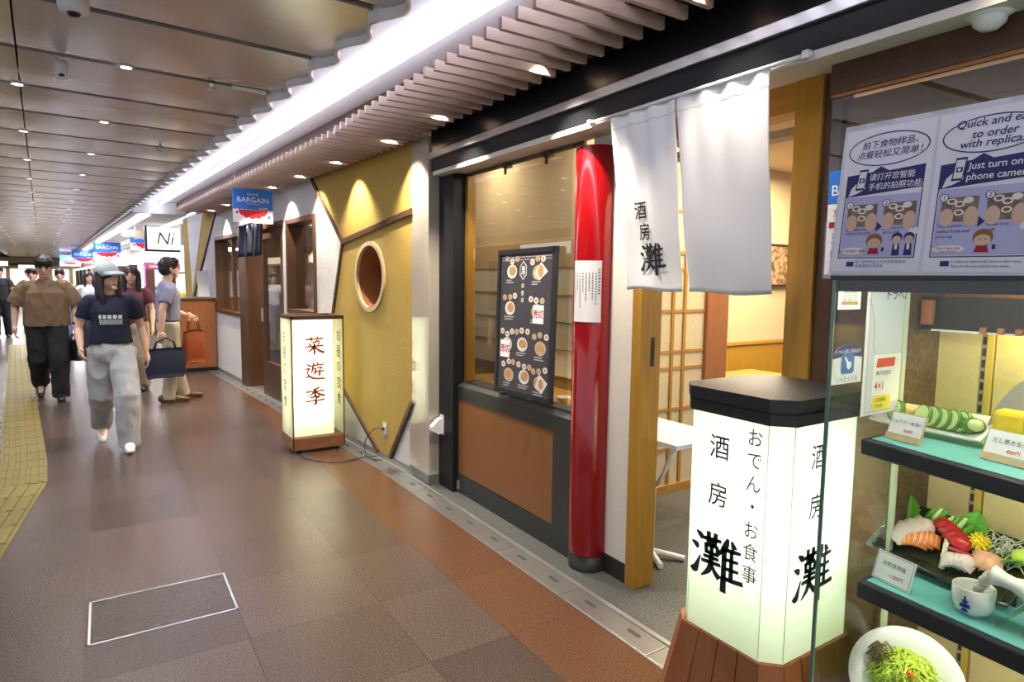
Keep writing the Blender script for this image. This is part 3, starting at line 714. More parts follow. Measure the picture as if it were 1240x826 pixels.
# shoji screen on legs
sj = thing('shoji_screen', 'paper and wood lattice shoji screen standing inside the entrance', 'screen', (2.7, -2.8, 0))
SXJ = 2.70
build(B().box((SXJ-0.004, -3.18, 0.25), (SXJ+0.004, -2.42, 2.28)), 'paper', washi, sj)
build(B().bbox((SXJ-0.03, -3.37, 0.0), (SXJ+0.03, -3.17, 2.60), 0.003), 'stile', wood_r, sj)
for y in (-2.45, -2.76): 
    if y == -2.45: build(B().bbox((SXJ-0.02, y-0.03, 0.20), (SXJ+0.02, y+0.03, 2.28), 0.002), 'stile', wood_o, sj)
build(B().bbox((SXJ-0.02, -2.79, 0.0), (SXJ+0.02, -2.755, 0.22), 0.002), 'leg', wood_o, sj)
build(B().bbox((SXJ-0.022, -3.18, 0.20), (SXJ+0.022, -2.42, 0.255), 0.002), 'bottom_rail', wood_h, sj)
build(B().bbox((SXJ-0.022, -3.18, 2.24), (SXJ+0.022, -2.42, 2.29), 0.002), 'top_rail', wood_h, sj)
for y in (-2.62, -2.886, -2.987): build(B().box((SXJ-0.013, y-0.011, 0.25), (SXJ+0.013, y+0.011, 2.25)), 'lattice_bar', wood_o, sj)
for z in (0.479, 0.726, 0.98, 1.082, 1.33, 1.58, 1.68, 1.93): build(B().box((SXJ-0.010, -3.18, z-0.009), (SXJ+0.010, -2.45, z+0.009)), 'lattice_bar', wood_h, sj)
# white table in the entrance
wt = thing('white_table', 'small white table with splayed metal foot behind the door jamb', 'table', (2.4, -2.42, 0))
build(B().bbox((2.06, -2.66, 0.70), (2.62, -2.265, 0.725), 0.003), 'tabletop', plastic_w, wt)
build(B().tube([(2.40, -2.46, 0.70), (2.40, -2.46, 0.03)], 0.022, 12), 'column', plastic_w, wt)
for q in (((2.26, -2.40, 0.016), (2.40, -2.46, 0.04)), ((2.26, -2.58, 0.016), (2.40, -2.46, 0.04)), ((2.55, -2.46, 0.016), (2.40, -2.46, 0.04))): build(B().tube(q, 0.016, 10), 'foot', plastic_w, wt)
build(B().tube([(2.12, -2.33, 0.70), (2.32, -2.43, 0.45), (2.39, -2.46, 0.40)], 0.012, 8), 'brace', plastic_w, wt)
# inside the restaurant: counter, chair, bowl, picture, pendant
ct = thing('dining_table', 'honey wood dining table inside the restaurant behind the lantern', 'table', (2.9, -4.3, 0))
build(B().bbox((2.2, -4.75, 0.72), (3.5, -4.05, 0.755), 0.004), 'tabletop', wood_h, ct)
for x in (2.28, 3.42):
    for y in (-4.68, -4.12): build(B().box((x-0.025, y-0.025, 0), (x+0.025, y+0.025, 0.72)), 'leg', wood_o, ct)
tag(build(B().lathe([(0.03, 0), (0.035, 0.008), (0.06, 0.05), (0.07, 0.075), (0.066, 0.075), (0.03, 0.015), (0.001, 0.014)], (2.55, -4.3, 0.755), 20), 'bowl', ceramic), 'white bowl on the dining table inside the restaurant', 'bowl')
ch = thing('dining_chair', 'black dining chair at the dining table inside the restaurant', 'chair', (2.75, -5.05, 0))
for x in (2.57, 2.93):
    for y in (-5.22, -4.88): build(B().box((x-0.018, y-0.018, 0), (x+0.018, y+0.018, 0.44 if y > -5 else 0.95)), 'leg', black_s, ch)
build(B().bbox((2.54, -5.25, 0.43), (2.96, -4.85, 0.47), 0.01), 'seat', wood_b, ch)
for z in (0.66, 0.80, 0.91): build(B().box((2.57, -5.23, z-0.025), (2.93, -5.21, z+0.025)), 'back_rail', black_s, ch)
pc = thing('framed_print', 'dark framed print hanging on the tan inner wall', 'picture', (3.97, -5.75, 1.48))
build(B().bbox((3.955, -5.93, 1.47), (4.0, -5.56, 1.90), 0.004), 'frame', black_s, pc)
build(B().box((3.950, -5.905, 1.495), (3.956, -5.585, 1.875)), 'print', pm('brown_print', (0.12, 0.055, 0.03), 0.5, var=(22, (0.42, 0.27, 0.15), 0.25, 2)), pc)
pd = thing('pendant_lamp', 'small dark pendant fitting hanging from the restaurant ceiling', 'lamp', (3.4, -4.7, 2.1))
build(B().cyl((3.4, -4.7, 2.62), (3.4, -4.7, 2.16), 0.006, seg=8), 'cord', black_s, pd); build(B().lathe([(0.012, 0.06), (0.03, 0.04), (0.03, 0.0), (0.001, 0.0)], (3.4, -4.7, 2.10), 14), 'socket', black_s, pd)
# ---------------------------------------------------------------- noren
nr = thing('noren_curtain', 'white split noren curtain with black brush lettering hanging over the entrance', 'curtain', (1.85, -1.97, 1.47))
NZ = 2.238
def cloth(x, t, which):                          # t = 0 at the rod, 1 at the hem
    ph = 1.7*which
    fold = 0.007*math.sin(x*52+ph)*max(0, 1-t*1.8)+0.006*math.sin(x*13+t*2.2+ph)*t+0.0025*math.sin(x*27-t*3)*t
    return -1.943-0.092*t**1.15+fold+0.006*math.sin(t*9+x*8)*t
PAN = [((2.220, 1.838), (2.185, 1.852), 1.466, 1), ((1.834, 1.415), (1.812, 1.427), 1.460, 0)]
def noren_pt(which, a, t, h=0.0):
    top, bot, zb, sd_ = PAN[which]
    pull = math.sin(math.pi*min(1, t))*0.012
    xl = top[0]+(bot[0]-top[0])*t; xr = top[1]+(bot[1]-top[1])*t
    x = xl+(xr-xl)*a
    z = NZ+(zb+0.005*math.sin(a*6+which)-NZ)*t-0.006*abs(math.sin(a*19))*(1-t)
    return (x, cloth(x, t, which)+h, z)
for wch in (0, 1):
    b = B(); b.grid(lambda i, j: noren_pt(wch, i, 1-j), 64, 40)
    o = build(b, 'cloth_panel', cloth_w, nr)
    sm = o.modifiers.new('thick', 'SOLIDIFY'); sm.thickness = 0.0015
    s = B(); s.grid(lambda i, j: noren_pt(wch, i, 0.985-0.008*j, 0.0012), 64, 1); s.grid(lambda i, j: noren_pt(wch, i, 0.075-0.006*j, 0.0012), 64, 1)
    build(s, 'seam', pm('cloth_seam', (0.66, 0.66, 0.70), 0.9) if wch == 0 else MATS['cloth_seam'], o)
def on_noren(x, z, h=0.003):
    t = (NZ-z)/(NZ-1.46); top, bot, zb, _ = PAN[0]
    xl = top[0]+(bot[0]-top[0])*t
    return (x, cloth(x, t, 0)+h, z)
b = B(); N0 = Frame((0, -2, 0), (-1, 0, 0), (0, 0, 1))
def ntext(b, ch, size, x, z, wt=0.012):
    V, Fc = glyphs(ch, wt); xm = (min(v[0] for v in V)+max(v[0] for v in V))/2; ym = (min(v[1] for v in V)+max(v[1] for v in V))/2
    b.add([on_noren(x-(v[0]-xm)*size, z+(v[1]-ym)*size) for v in V], Fc)
ntext(b, '酒', 0.080, 2.062, 1.814); ntext(b, '房', 0.078, 2.046, 1.722)
brush(b, N0, 'nada', 0, 0, 0.15, 0.128, wk=1.5, mapf=lambda a, c: on_noren(2.090-a, 1.543+c))
build(b, 'lettering', ink, nr)
rod = thing('curtain_rod', 'thin white rod carrying the noren under the black beam', 'rod', (1.8, -1.938, 2.24))
build(B().cyl((2.37, -1.938, 2.238), (1.255, -1.938, 2.238), 0.008, seg=12), 'tube', plastic_w, rod)
for x in (2.36, 1.275): build(B().bbox((x-0.012, -1.952, 2.226), (x+0.012, -1.926, 2.252), 0.003), 'bracket', plastic_w, rod)

# ---------------------------------------------------------------- brown wall above the show case
wb = struct(B().box((-0.6, -2.06, 2.13), (1.262, -2.12, 2.225)), 'wall_header', wood_d)
struct(B().box((-0.6, -2.16, 0.0), (1.34, -2.24, 2.13)), 'wall_panel', pm('walnut_panel', (0.15, 0.075, 0.035), 0.4, var=(5, (0.20, 0.105, 0.05), 0.6), stretch=(0.8, 6, 6)))
struct(B().box((1.262, -2.135, 0.0), (1.324, -2.2, 2.225)), 'trim_4', wood_b)
w2 = sroot('window_2', (0.4, -2.06, 1.53))
build(B().box((-0.6, -2.074, 1.52), (1.262, -2.08, 2.13)), 'pane', vglass, w2)
build(B().box((-0.6, -2.066, 2.118), (1.262, -2.082, 2.13)), 'rail', wood_r, w2)
# ---------------------------------------------------------------- big lantern sign at the entrance
LX0, LX1, LY0, LY1 = 1.057, 1.43, -2.02, -1.60
LCX, LCY = (LX0+LX1)/2, (LY0+LY1)/2
def octo(d, ch=0.05, x0=LX0, x1=LX1, y0=LY0, y1=LY1):
    x0 -= d; x1 += d; y0 -= d; y1 += d
    return [(x0+ch, y0), (x1-ch, y0), (x1, y0+ch), (x1, y1-ch), (x1-ch, y1), (x0+ch, y1), (x0, y1-ch), (x0, y0+ch)]
L2 = thing('lantern_sign', 'large glowing white lantern sign with black cap and brown foot at the entrance', 'lantern', (LCX, LCY, 0))
glow2 = translucent('lantern_panel', (0.86, 0.97, 0.78), 0.25, 0.10, (0.80, 1.0, 0.62))
P = octo(0)
b = B(); n = 8; b.add([(x, y, 0.372) for x, y in P]+[(x, y, 1.10) for x, y in P], [(i, (i+1) % n, n+(i+1) % n, n+i) for i in range(n)])
build(b, 'light_panel', glow2, L2)
edge = pm('panel_edge', (0.7, 0.8, 0.6), 0.4)
b = B()
for i in (5, 6, 4, 7): b.box((P[i][0]-0.001, P[i][1]-0.001, 0.372), (P[i][0]+0.001, P[i][1]+0.001, 1.1))
build(b, 'corner_seam', edge, L2)
tube2 = emis('lantern_tube', (0.97, 1.0, 0.94), 12)
for x, y in ((LCX, LCY+0.11), (LCX-0.075, LCY-0.03), (LCX+0.08, LCY-0.06)):
    build(B().cyl((x, y, 0.62), (x, y, 1.06), 0.014, seg=10), 'tube_lamp', tube2, L2)
cap = pm('black_cap', (0.022, 0.021, 0.022), 0.55, bump=(200, 0.1))
b = B()
def octo_slab(b, d, ch, z0, z1):
    Q = octo(d, ch); m = len(Q); b.add([(x, y, z0) for x, y in Q]+[(x, y, z1) for x, y in Q], [tuple(range(m))[::-1], tuple(range(m, 2*m))]+[(i, (i+1) % m, m+(i+1) % m, m+i) for i in range(m)])
octo_slab(b, 0.012, 0.054, 1.094, 1.128); octo_slab(b, 0.006, 0.052, 1.128, 1.136); octo_slab(b, 0.016, 0.056, 1.136, 1.172)
build(b, 'cap', cap, L2)
# flared foot of vertical boards
A = octo(0.012, 0.05); C = octo(0.082, 0.07); base_m = pm('terracotta_wood', (0.27, 0.085, 0.026), 0.5, var=(7, (0.33, 0.115, 0.04), 0.5), stretch=(4, 4, 0.8))
b = B()
def lerp(p, q, t): return tuple(p[i]+(q[i]-p[i])*t for i in range(len(p)))
ftop, fbot = 0.374, 0.0
for i in range(8):
    j = (i+1) % 8; w_ = math.dist(A[i], A[j]); m = 4 if w_ > 0.2 else 1
    for k in range(m):
        t0, t1 = k/m+(0.006 if m > 1 else 0), (k+1)/m-(0.006 if m > 1 else 0)
        q = [(*lerp(A[i], A[j], t0), ftop), (*lerp(A[i], A[j], t1), ftop), (*lerp(C[i], C[j], t1), fbot), (*lerp(C[i], C[j], t0), fbot)]
        inn = [((p[0]-LCX)*0.9+LCX, (p[1]-LCY)*0.9+LCY, p[2]) for p in q]
        bd = B(); bd.add(q+inn, [(0, 3, 2, 1), (0, 1, 5, 4), (2, 3, 7, 6), (1, 2, 6, 5), (3, 0, 4, 7)]); build(bd, 'foot_board', base_m, L2)
I1 = [((p[0]-LCX)*0.97+LCX, (p[1]-LCY)*0.97+LCY) for p in A]; I2 = [((p[0]-LCX)*0.97+LCX, (p[1]-LCY)*0.97+LCY) for p in C]
b = B(); b.add([(x, y, 0.370) for x, y in I1]+[(x, y, 0.002) for x, y in I2], [tuple(range(8))]+[(i, (i+1) % 8, 8+(i+1) % 8, 8+i) for i in range(8)]); build(b, 'foot_core', pm('foot_gap', (0.10, 0.03, 0.01), 0.6), L2)
# lettering: face towards the walkway (+Y) and face towards the reader (-X)
fa = Frame((LX1, LY1, 0), (-1, 0, 0), (0, 0, 1)); fb = Frame((LX0, LY1, 0), (0, -1, 0), (0, 0, 1))
letter_k = pm('dark_green_ink', (0.01, 0.022, 0.018), 0.6)
b = B()
for fr, off in ((fa, 0.0), (fb, 0.04)):
    ca = 0.152+off*0.5
    put_text(b, fr, '酒', 0.082, ca, 0.99, 0.0015, 'C', 0.010, 0.95); put_text(b, fr, '房', 0.082, ca, 0.838, 0.0015, 'C', 0.010, 0.95)
    brush(b, fr, 'nada', ca-0.097, 0.545, 0.195, 0.165, 0.0015, 1.5)
for i, chh in enumerate('おでん・お食事'):
    zz = [1.047, 0.977, 0.907, 0.838, 0.765, 0.697, 0.627][i]
    put_text(b, fa, chh, 0.058, 0.280, zz, 0.0015, 'C', 0.005, 0.95)
build(b, 'lettering', letter_k, L2)

# ---------------------------------------------------------------- lantern of the neighbour
L1 = thing('lantern_sign', 'glowing white lantern sign with red characters on a wooden castor base', 'lantern', (5.63, -1.52, 0))
X0, X1, Y0, Y1 = 5.44, 5.84, -1.745, -1.295
for q in (((X0, Y0), (X1, Y0+0.012)), ((X0, Y1-0.012), (X1, Y1)), ((X0, Y0), (X0+0.012, Y1)), ((X1-0.012, Y0), (X1, Y1))):
    build(B().bbox((q[0][0], q[0][1], 0.03), (q[1][0], q[1][1], 0.132), 0.002), 'base_board', pm('base_wood', (0.20, 0.08, 0.025), 0.4, var=(9, (0.28, 0.12, 0.045), 0.6), stretch=(5, 1, 6)) if 'base_wood' not in MATS else MATS['base_wood'], L1)
build(B().box((X0+0.01, Y0+0.01, 0.09), (X1-0.01, Y1-0.01, 0.12)), 'base_deck', wood_b, L1)
for x in (X0+0.05, X1-0.05):
    for y in (Y0+0.06, Y1-0.06):
        c = build(B().cyl((x, y-0.012, 0.026), (x, y+0.012, 0.026), 0.026), 'castor', black_s, L1)
        build(B().box((x-0.02, y-0.018, 0.03), (x+0.02, y+0.018, 0.06)), 'fork', alu, c)
for q in (((X0, Y0), (X1, Y0+0.02)), ((X0, Y1-0.02), (X1, Y1)), ((X0, Y0), (X0+0.02, Y1)), ((X1-0.02, Y0), (X1, Y1))):
    build(B().bbox((q[0][0], q[0][1], 1.155), (q[1][0], q[1][1], 1.185), 0.002), 'top_rail', wood_b, L1)
for x in (X0+0.006, X1-0.006):
    for y in (Y0+0.006, Y1-0.006): build(B().box((x-0.005, y-0.005, 0.13), (x+0.005, y+0.005, 1.16)), 'corner_post', wood_b, L1)
build(B().box((X0+0.002, Y0+0.012, 0.132), (X0+0.004, Y1-0.012, 1.155)).box((X1-0.004, Y0+0.012, 0.132), (X1-0.002, Y1-0.012, 1.155)), 'acrylic_case', aglass, L1)
frost = translucent('frosted_side', (0.9, 0.9, 0.78), 0.3)
for y in (Y0+0.002, Y1-0.004): build(B().box((X0+0.012, y, 0.132), (X1-0.012, y+0.002, 1.155)), 'side_panel', frost, L1)
glow1 = translucent('neighbour_lantern_panel', (0.95, 0.96, 0.80), 0.25, 0.16, (1.0, 1.0, 0.6))
ix0, ix1, iy0, iy1 = 5.50, 5.78, -1.665, -1.325
b = B(); Q = [(ix0, iy0), (ix1, iy0), (ix1, iy1), (ix0, iy1)]
b.add([(x, y, 0.135) for x, y in Q]+[(x, y, 1.145) for x, y in Q], [(i, (i+1) % 4, 4+(i+1) % 4, 4+i) for i in range(4)]); build(b, 'light_box', glow1, L1)
build(B().box((ix0, iy0, 1.145), (ix1, iy1, 1.155)), 'light_box_lid', white_i, L1)
tube1 = emis('neighbour_tube', (1.0, 1.0, 0.88), 17)
for y in (-1.41, -1.57): build(B().cyl((5.64, y, 0.30), (5.64, y, 1.10), 0.014, seg=10), 'tube_lamp', tube1, L1)
ff = Frame((5.498, -1.325, 0), (0, -1, 0), (0, 0, 1)); b = B()
for key, z in (('sai', 0.925), ('yu', 0.70), ('ki', 0.48)): brush(b, ff, key, 0.178-0.083, z-0.072, 0.166, 0.148, 0.001, 1.6)
build(b, 'lettering', pm('orange_red_ink', (0.50, 0.055, 0.008), 0.6), L1)
b = B(); fs_ = Frame((X1, Y1, 0), (-1, 0, 0), (0, 0, 1))
vtext(b, fs_, 'お昼の定食', 0.115, 0.165, 1.00, 0.142, 0.001, 0.006)
fs2 = Frame((X0, Y0+0.006, 0), (1, 0, 0), (0, 0, 1)); fs2.n = Vector((0, 1, 0)); vtext(b, fs2, 'お昼の定食', 0.115, 0.14, 1.00, 0.142, 0.001, 0.006)
build(b, 'side_lettering', ink, L1)
cb = thing('power_cord', 'dark power cord curling over the floor to the wall outlet', 'cord', (5.3, -1.6, 0.0))
oq = F(0.495, 0.02, 0.27)
pts = [(5.56, -1.48, 0.05), (5.42, -1.36, 0.012), (5.25, -1.36, 0.006), (5.02, -1.55, 0.006), (5.05, -1.75, 0.006), (5.02, -1.93, 0.006), (4.94, -1.93, 0.006), (4.92, -1.84, 0.006), (5.05, -1.80, 0.02), (5.16, -1.83, 0.11), (5.08, -1.865, 0.22), (4.97, -1.89, 0.265), (oq[0], oq[1]+0.02, oq[2])]
sp_ = []
for i in range(len(pts)-1):
    p0, p1, p2, p3 = [Vector(pts[min(max(i+k, 0), len(pts)-1)]) for k in (-1, 0, 1, 2)]
    for k in range(6):
        t = k/6; sp_.append(0.5*((2*p1)+(p2-p0)*t+(2*p0-5*p1+4*p2-p3)*t*t+(3*p1-p0-3*p2+p3)*t**3))
sp_.append(Vector(pts[-1]))
sp_ = [Vector((p.x, p.y, max(p.z, 0.005))) for p in sp_]
build(B().tube(sp_, 0.0042, 8), 'cable', black_s, cb); build(B().cyl(sp_[-1], sp_[-1]+Vector((0.0, -0.022, 0.0)), 0.012), 'plug', black_s, cb)
t = thing('wall_outlet', 'silver wall outlet low on the ochre wall', 'outlet', F(0.49, 0.012, 0.21))
bb = B(F).bbox((0.45, 0.008, 0.20), (0.53, 0.016, 0.325), 0.002); build(bb, 'plate', alu, t)
bb = B(F).bbox((0.475, 0.014, 0.225), (0.505, 0.02, 0.30), 0.002); build(bb, 'socket', plastic_w, t)
# ---------------------------------------------------------------- neighbour's facade (far frame)
WH = 2.62
b = B(F)
def wseg(u0, u1, z0, z1): b.box((u0, -0.20, z0), (u1, 0.0, z1))
HU, HZ, HR = 0.765, 1.522, 0.284
wseg(0, HU-0.34, 0.05, WH); wseg(HU+0.34, 2.09, 0.05, WH); wseg(HU-0.34, HU+0.34, 0.05, HZ-0.34); wseg(HU-0.34, HU+0.34, HZ+0.34, WH)
wseg(2.09, 3.03, 0.05, 1.11); wseg(2.09, 3.03, 2.15, WH); wseg(3.03, 3.2, 0.05, WH); wseg(3.2, 4.8, 2.13, WH)
wseg(4.8, 5.1, 0.05, WH); wseg(5.1, 6.68, 0.05, 0.95); wseg(5.1, 6.68, 2.13, WH); wseg(6.68, 9.42, 0.05, WH)
wr = struct(b, 'wall_right', stucco)
b = B(F); 
for u0, u1 in ((0, 3.2), (4.8, 9.42)): b.box((u0, -0.2, 0), (u1, 0.012, 0.05))
build(b, 'sill_strip', steel, wr)
J = (1.35, 1.838)
def fprism(poly, v0, v1):
    q = B(F); q.prism(poly, lambda a, c, d: (a, d, c), v0, v1); return q
build(fprism([J, (2.28, 2.6), (0.0, 2.6), (0.0, 2.005)], 0.0, 0.009), 'ochre_panel', gold, wr)
# main ochre panel with the round hole
outer = [J, (0.0, 2.005), (0.0, 0.575), (0.39, 0.05), (0.62, 0.05), (1.797, 0.707)]
bm = bmesh.new(); ov = [bm.verts.new((u, 0.009, z)) for u, z in outer]; nh = 40
hv = [bm.verts.new((HU+(HR+0.003)*math.cos(2*math.pi*i/nh), 0.009, HZ+(HR+0.003)*math.sin(2*math.pi*i/nh))) for i in range(nh)]
ed = [bm.edges.new((ov[i], ov[(i+1) % len(ov)])) for i in range(len(ov))]+[bm.edges.new((hv[i], hv[(i+1) % nh])) for i in range(nh)]
bmesh.ops.triangle_fill(bm, edges=ed, use_beauty=True)
q = B(F); q.bm(bm); build(q, 'ochre_panel', gold, wr)
# porthole: ring, wooden tube, pane
po = sroot('window_3', F(HU, 0.0, HZ))
def circ(r0, v0, r1, v1, q): 
    n = 48; P = []
    for r, v in ((r0, v0), (r1, v1)): P += [(HU+r*math.cos(2*math.pi*i/n), v, HZ+r*math.sin(2*math.pi*i/n)) for i in range(n)]
    q.add(P, [(i, (i+1) % n, n+(i+1) % n, n+i) for i in range(n)], True)
q = B(F); circ(0.298, 0.009, 0.296, 0.026, q); circ(0.296, 0.026, 0.262, 0.026, q); circ(0.262, 0.026, 0.262, 0.0, q); build(q, 'ring_frame', wood_l, po)
q = B(F); circ(0.262, 0.0, 0.262, -0.26, q); build(q, 'reveal', wood_r, po)
q = B(F); q.prism([(HU+0.262*math.cos(2*math.pi*i/40), HZ+0.262*math.sin(2*math.pi*i/40)) for i in range(40)], lambda a, c, d: (a, d, c), -0.262, -0.258); build(q, 'pane', vglass, po)
struct(B(F).box((0.4, -0.32, 1.15), (1.15, -0.30, 1.9)), 'wall_niche', wood_b)
# brown dividing strips
def strip(p, q_, n, w_=0.035, m=None):
    d = B(F); a = Vector((p[0], 0, p[1])); c = Vector((q_[0], 0, q_[1])); dr = (c-a).normalized(); nn = Vector((-dr.z, 0, dr.x))*(w_/2)
    poly = [((a+nn).x, (a+nn).z), ((c+nn).x, (c+nn).z), ((c-nn).x, (c-nn).z), ((a-nn).x, (a-nn).z)]
    d.prism(poly, lambda x, z, v: (x, v, z), 0.0, 0.028); struct(d, 'trim_%d' % n, m or wood_b)
strip((2.28, 2.6), J, 5); strip(J, (0.0, 2.005), 6, 0.045); strip(J, (1.797, 0.707), 7); strip((1.9, 0.765), (0.62, 0.05), 8); strip((0.0, 0.575), (0.39, 0.05), 9)
# far ochre field with a white wedge
build(fprism([(6.44, 2.6), (9.42, 2.6), (9.42, 0.05), (8.75, 0.05), (8.5, 1.17)], 0.0, 0.009), 'ochre_panel', gold, wr)
build(fprism([(7.5, 2.6), (8.95, 2.6), (8.66, 1.2)], 0.009, 0.016), 'white_wedge', stucco, wr)
strip((6.44, 2.6), (8.5, 1.17), 10); strip((8.5, 1.17), (8.75, 0.05), 11); 
# windows of the cafe
def cafe_window(n, u0, u1, z0, z1, mull=()):
    r = sroot('window_%d' % n, F((u0+u1)/2, 0, z0)); q = B(F); t = 0.05
    for a, c in (((u0, z0), (u1, z0+t)), ((u0, z1-t), (u1, z1)), ((u0, z0+t), (u0+t, z1-t)), ((u1-t, z0+t), (u1, z1-t))): q.box((a[0], -0.2, a[1]), (c[0], 0.02, c[1]))
    build(q, 'frame', wood_b, r)
    for mu in mull: build(B(F).box((mu-0.02, -0.11, z0+t), (mu+0.02, -0.05, z1-t)), 'mullion', wood_b, r)
    build(B(F).box((u0+t, -0.083, z0+t), (u1-t, -0.077, z1-t)), 'pane', vglass, r)
cafe_window(4, 2.09, 3.03, 1.11, 2.15); cafe_window(5, 5.1, 6.68, 0.95, 2.13, (5.85,))
# sliding door and opening
d2 = sroot('door_2', F(4.0, -0.08, 0))
q = B(F); u0, u1, z0, z1 = 3.2, 4.12, 0.02, 2.10
for a, c in (((u0, z0), (u1, 0.45)), ((u0, z1-0.12), (u1, z1)), ((u0, 0.45), (u0+0.10, z1-0.12)), ((u1-0.10, 0.45), (u1, z1-0.12))): q.box((a[0], -0.06, a[1]), (c[0], 0.0, c[1]))
build(q, 'leaf_frame', wood_b, d2)
build(B(F).box((u0+0.1, -0.034, 0.45), (u1-0.1, -0.028, z1-0.12)), 'pane', vglass, d2)
build(B(F).bbox((u1-0.06, 0.0, 0.95), (u1-0.03, 0.02, 1.12), 0.004), 'pull', alu, d2)
q = B(F); q.box((3.15, -0.2, 2.10), (5.12, 0.02, 2.16)).box((4.75, -0.2, 0), (5.12, 0.03, 2.10)); build(q, 'frame', wood_b, d2)
build(B(F).box((3.2, -0.2, 0.0), (4.75, 0.03, 0.02)), 'threshold', alu, d2)
# short navy noren over the door
nn_ = thing('navy_noren', 'short dark navy noren hanging over the cafe doorway', 'curtain', F(4.2, 0.08, 1.77))
navyc = pm('navy_cloth', (0.018, 0.026, 0.06), 0.9)
for i in range(3):
    a0 = 3.62+0.37*i; q = B(F); q.grid(lambda x, y: (a0+0.36*x, 0.10+0.02*math.sin(x*11+i)+0.02*(1-y), 1.77+0.40*y), 16, 6)
    o = build(q, 'cloth_panel', navyc, nn_); sm = o.modifiers.new('t', 'SOLIDIFY'); sm.thickness = 0.004
build(B(F).cyl((3.55, 0.115, 2.175), (4.8, 0.115, 2.175), 0.01, seg=10), 'rod', wood_b, nn_)
# cafe interior
warm_w = pm('cafe_wall', (0.5, 0.33, 0.17), 0.8)
struct(B(F).box((1.2, -3.9, 0), (9.4, -4.0, 2.6)), 'wall_cafe_back', warm_w); struct(B(F).box((0.6, -4.0, 2.6), (9.4, -0.2, 2.66)), 'ceiling', tan_ceil)
struct(B(F).box((9.3, -4.0, 0), (9.42, -0.2, 2.6)), 'wall_cafe_end', white_p); struct(B(F).box((2.0, -4.0, 0), (1.95, -0.35, 2.6)), 'wall_cafe_near', wood_b)
for i, (u, v, z, r) in enumerate(((4.35, -0.9, 1.80, 0.17), (5.6, -2.2, 1.9, 0.15))):  # the first is added in place of a lamp reflection in the door
    t = thing('pendant_lamp', ('orange glowing lantern added for a lamp reflection in the sliding door', 'orange glowing pendant lamp deeper inside the cafe')[i], 'lamp', F(u, v, z))
    build(B().lathe([(0.02, 0.12), (r*0.8, 0.09), (r, 0.04), (r, -0.06), (r*0.8, -0.1), (0.02, -0.11)], F(u, v, z), 20), 'shade', emis('orange_glow', (1.0, 0.36, 0.05), 2.2) if i == 0 else bpy.data.materials['orange_glow'], t)
    build(B().cyl(F(u, v, z+0.1), F(u, v, 2.6), 0.006, seg=8), 'cord', black_s, t)
sh = thing('cafe_shelf', 'dark shelving full of bottles seen through the cafe windows', 'shelf', F(3.2, -1.7, 0))
build(B(F).box((2.3, -1.9, 0), (4.0, -1.86, 1.9)), 'back', wood_d, sh)
for z in (0.5, 0.9, 1.3, 1.7): build(B(F).box((2.3, -1.86, z), (4.0, -1.6, z+0.03)), 'shelf_board', wood_b, sh)
rnd = random.Random(11); bmats = [pm('bottle_green', (0.02, 0.08, 0.04), 0.15), pm('bottle_brown', (0.10, 0.03, 0.01), 0.15), pm('bottle_pale', (0.6, 0.58, 0.5), 0.2)]
bots = []
for m in bmats: bots.append((build(B().lathe([(0.001, 0), (0.04, 0.0), (0.042, 0.17), (0.015, 0.23), (0.014, 0.29), (0.001, 0.29)], (0, 0, 0), 12), 'bottle', m, None, loc=(0, 0, 0)), []))
names = ['green', 'brown', 'pale']
first = [True]*3
for z in (0.93, 1.33):
    for i in range(12):
        k = rnd.randrange(3); o = bots[k][0] if first[k] else bots[k][0].copy()
        if not first[k]: COL.objects.link(o)
        first[k] = False; o.location = F(2.4+0.13*i, -1.72, z); tag(o, '%s bottle, %s glass, on the %s board of the cafe shelving' % (ORD[i], names[k], 'upper' if z > 1 else 'lower'), 'bottle', 'bottles on the cafe shelving')
ck = thing('cafe_counter', 'wooden counter inside the cafe behind the left window', 'counter', F(5.9, -1.4, 0))
build(B(F).box((5.0, -1.6, 0), (7.2, -1.2, 0.92)), 'body', wood_d, ck); build(B(F).bbox((4.95, -1.65, 0.92), (7.25, -1.15, 0.97), 0.005), 'worktop', wood_l, ck)
# cabinet at the end of the shop with a menu stand
cbn = thing('brown_cabinet', 'tall brown wooden cabinet standing out from the wall beside the man', 'cabinet', F(7.1, 0.25, 0))
build(B(F).bbox((6.75, 0.02, 0.06), (7.7, 0.50, 1.14), 0.003), 'body', wood_r, cbn); build(B(F).bbox((6.73, 0.01, 1.14), (7.72, 0.52, 1.17), 0.003), 'top', wood_b, cbn); build(B(F).box((6.78, 0.03, 0), (7.67, 0.47, 0.06)), 'plinth', black_s, cbn)
ms = thing('menu_stand', 'clear acrylic menu stand on top of the brown cabinet', 'stand', F(6.9, 0.2, 1.17))
q = B(F); q.prism([(0, 0), (0.10, 0), (0.42, 0.45), (0.32, 0.45)], lambda a, c, d: (6.85+0.35*a, d, 1.17+c), 0.06, 0.26); build(q, 'holder', aglass, ms)
q = B(F); q.prism([(0.03, 0.02), (0.05, 0.02), (0.36, 0.43), (0.34, 0.43)], lambda a, c, d: (6.85+0.35*a, d, 1.17+c), 0.08, 0.24); build(q, 'sheet', paper, ms)
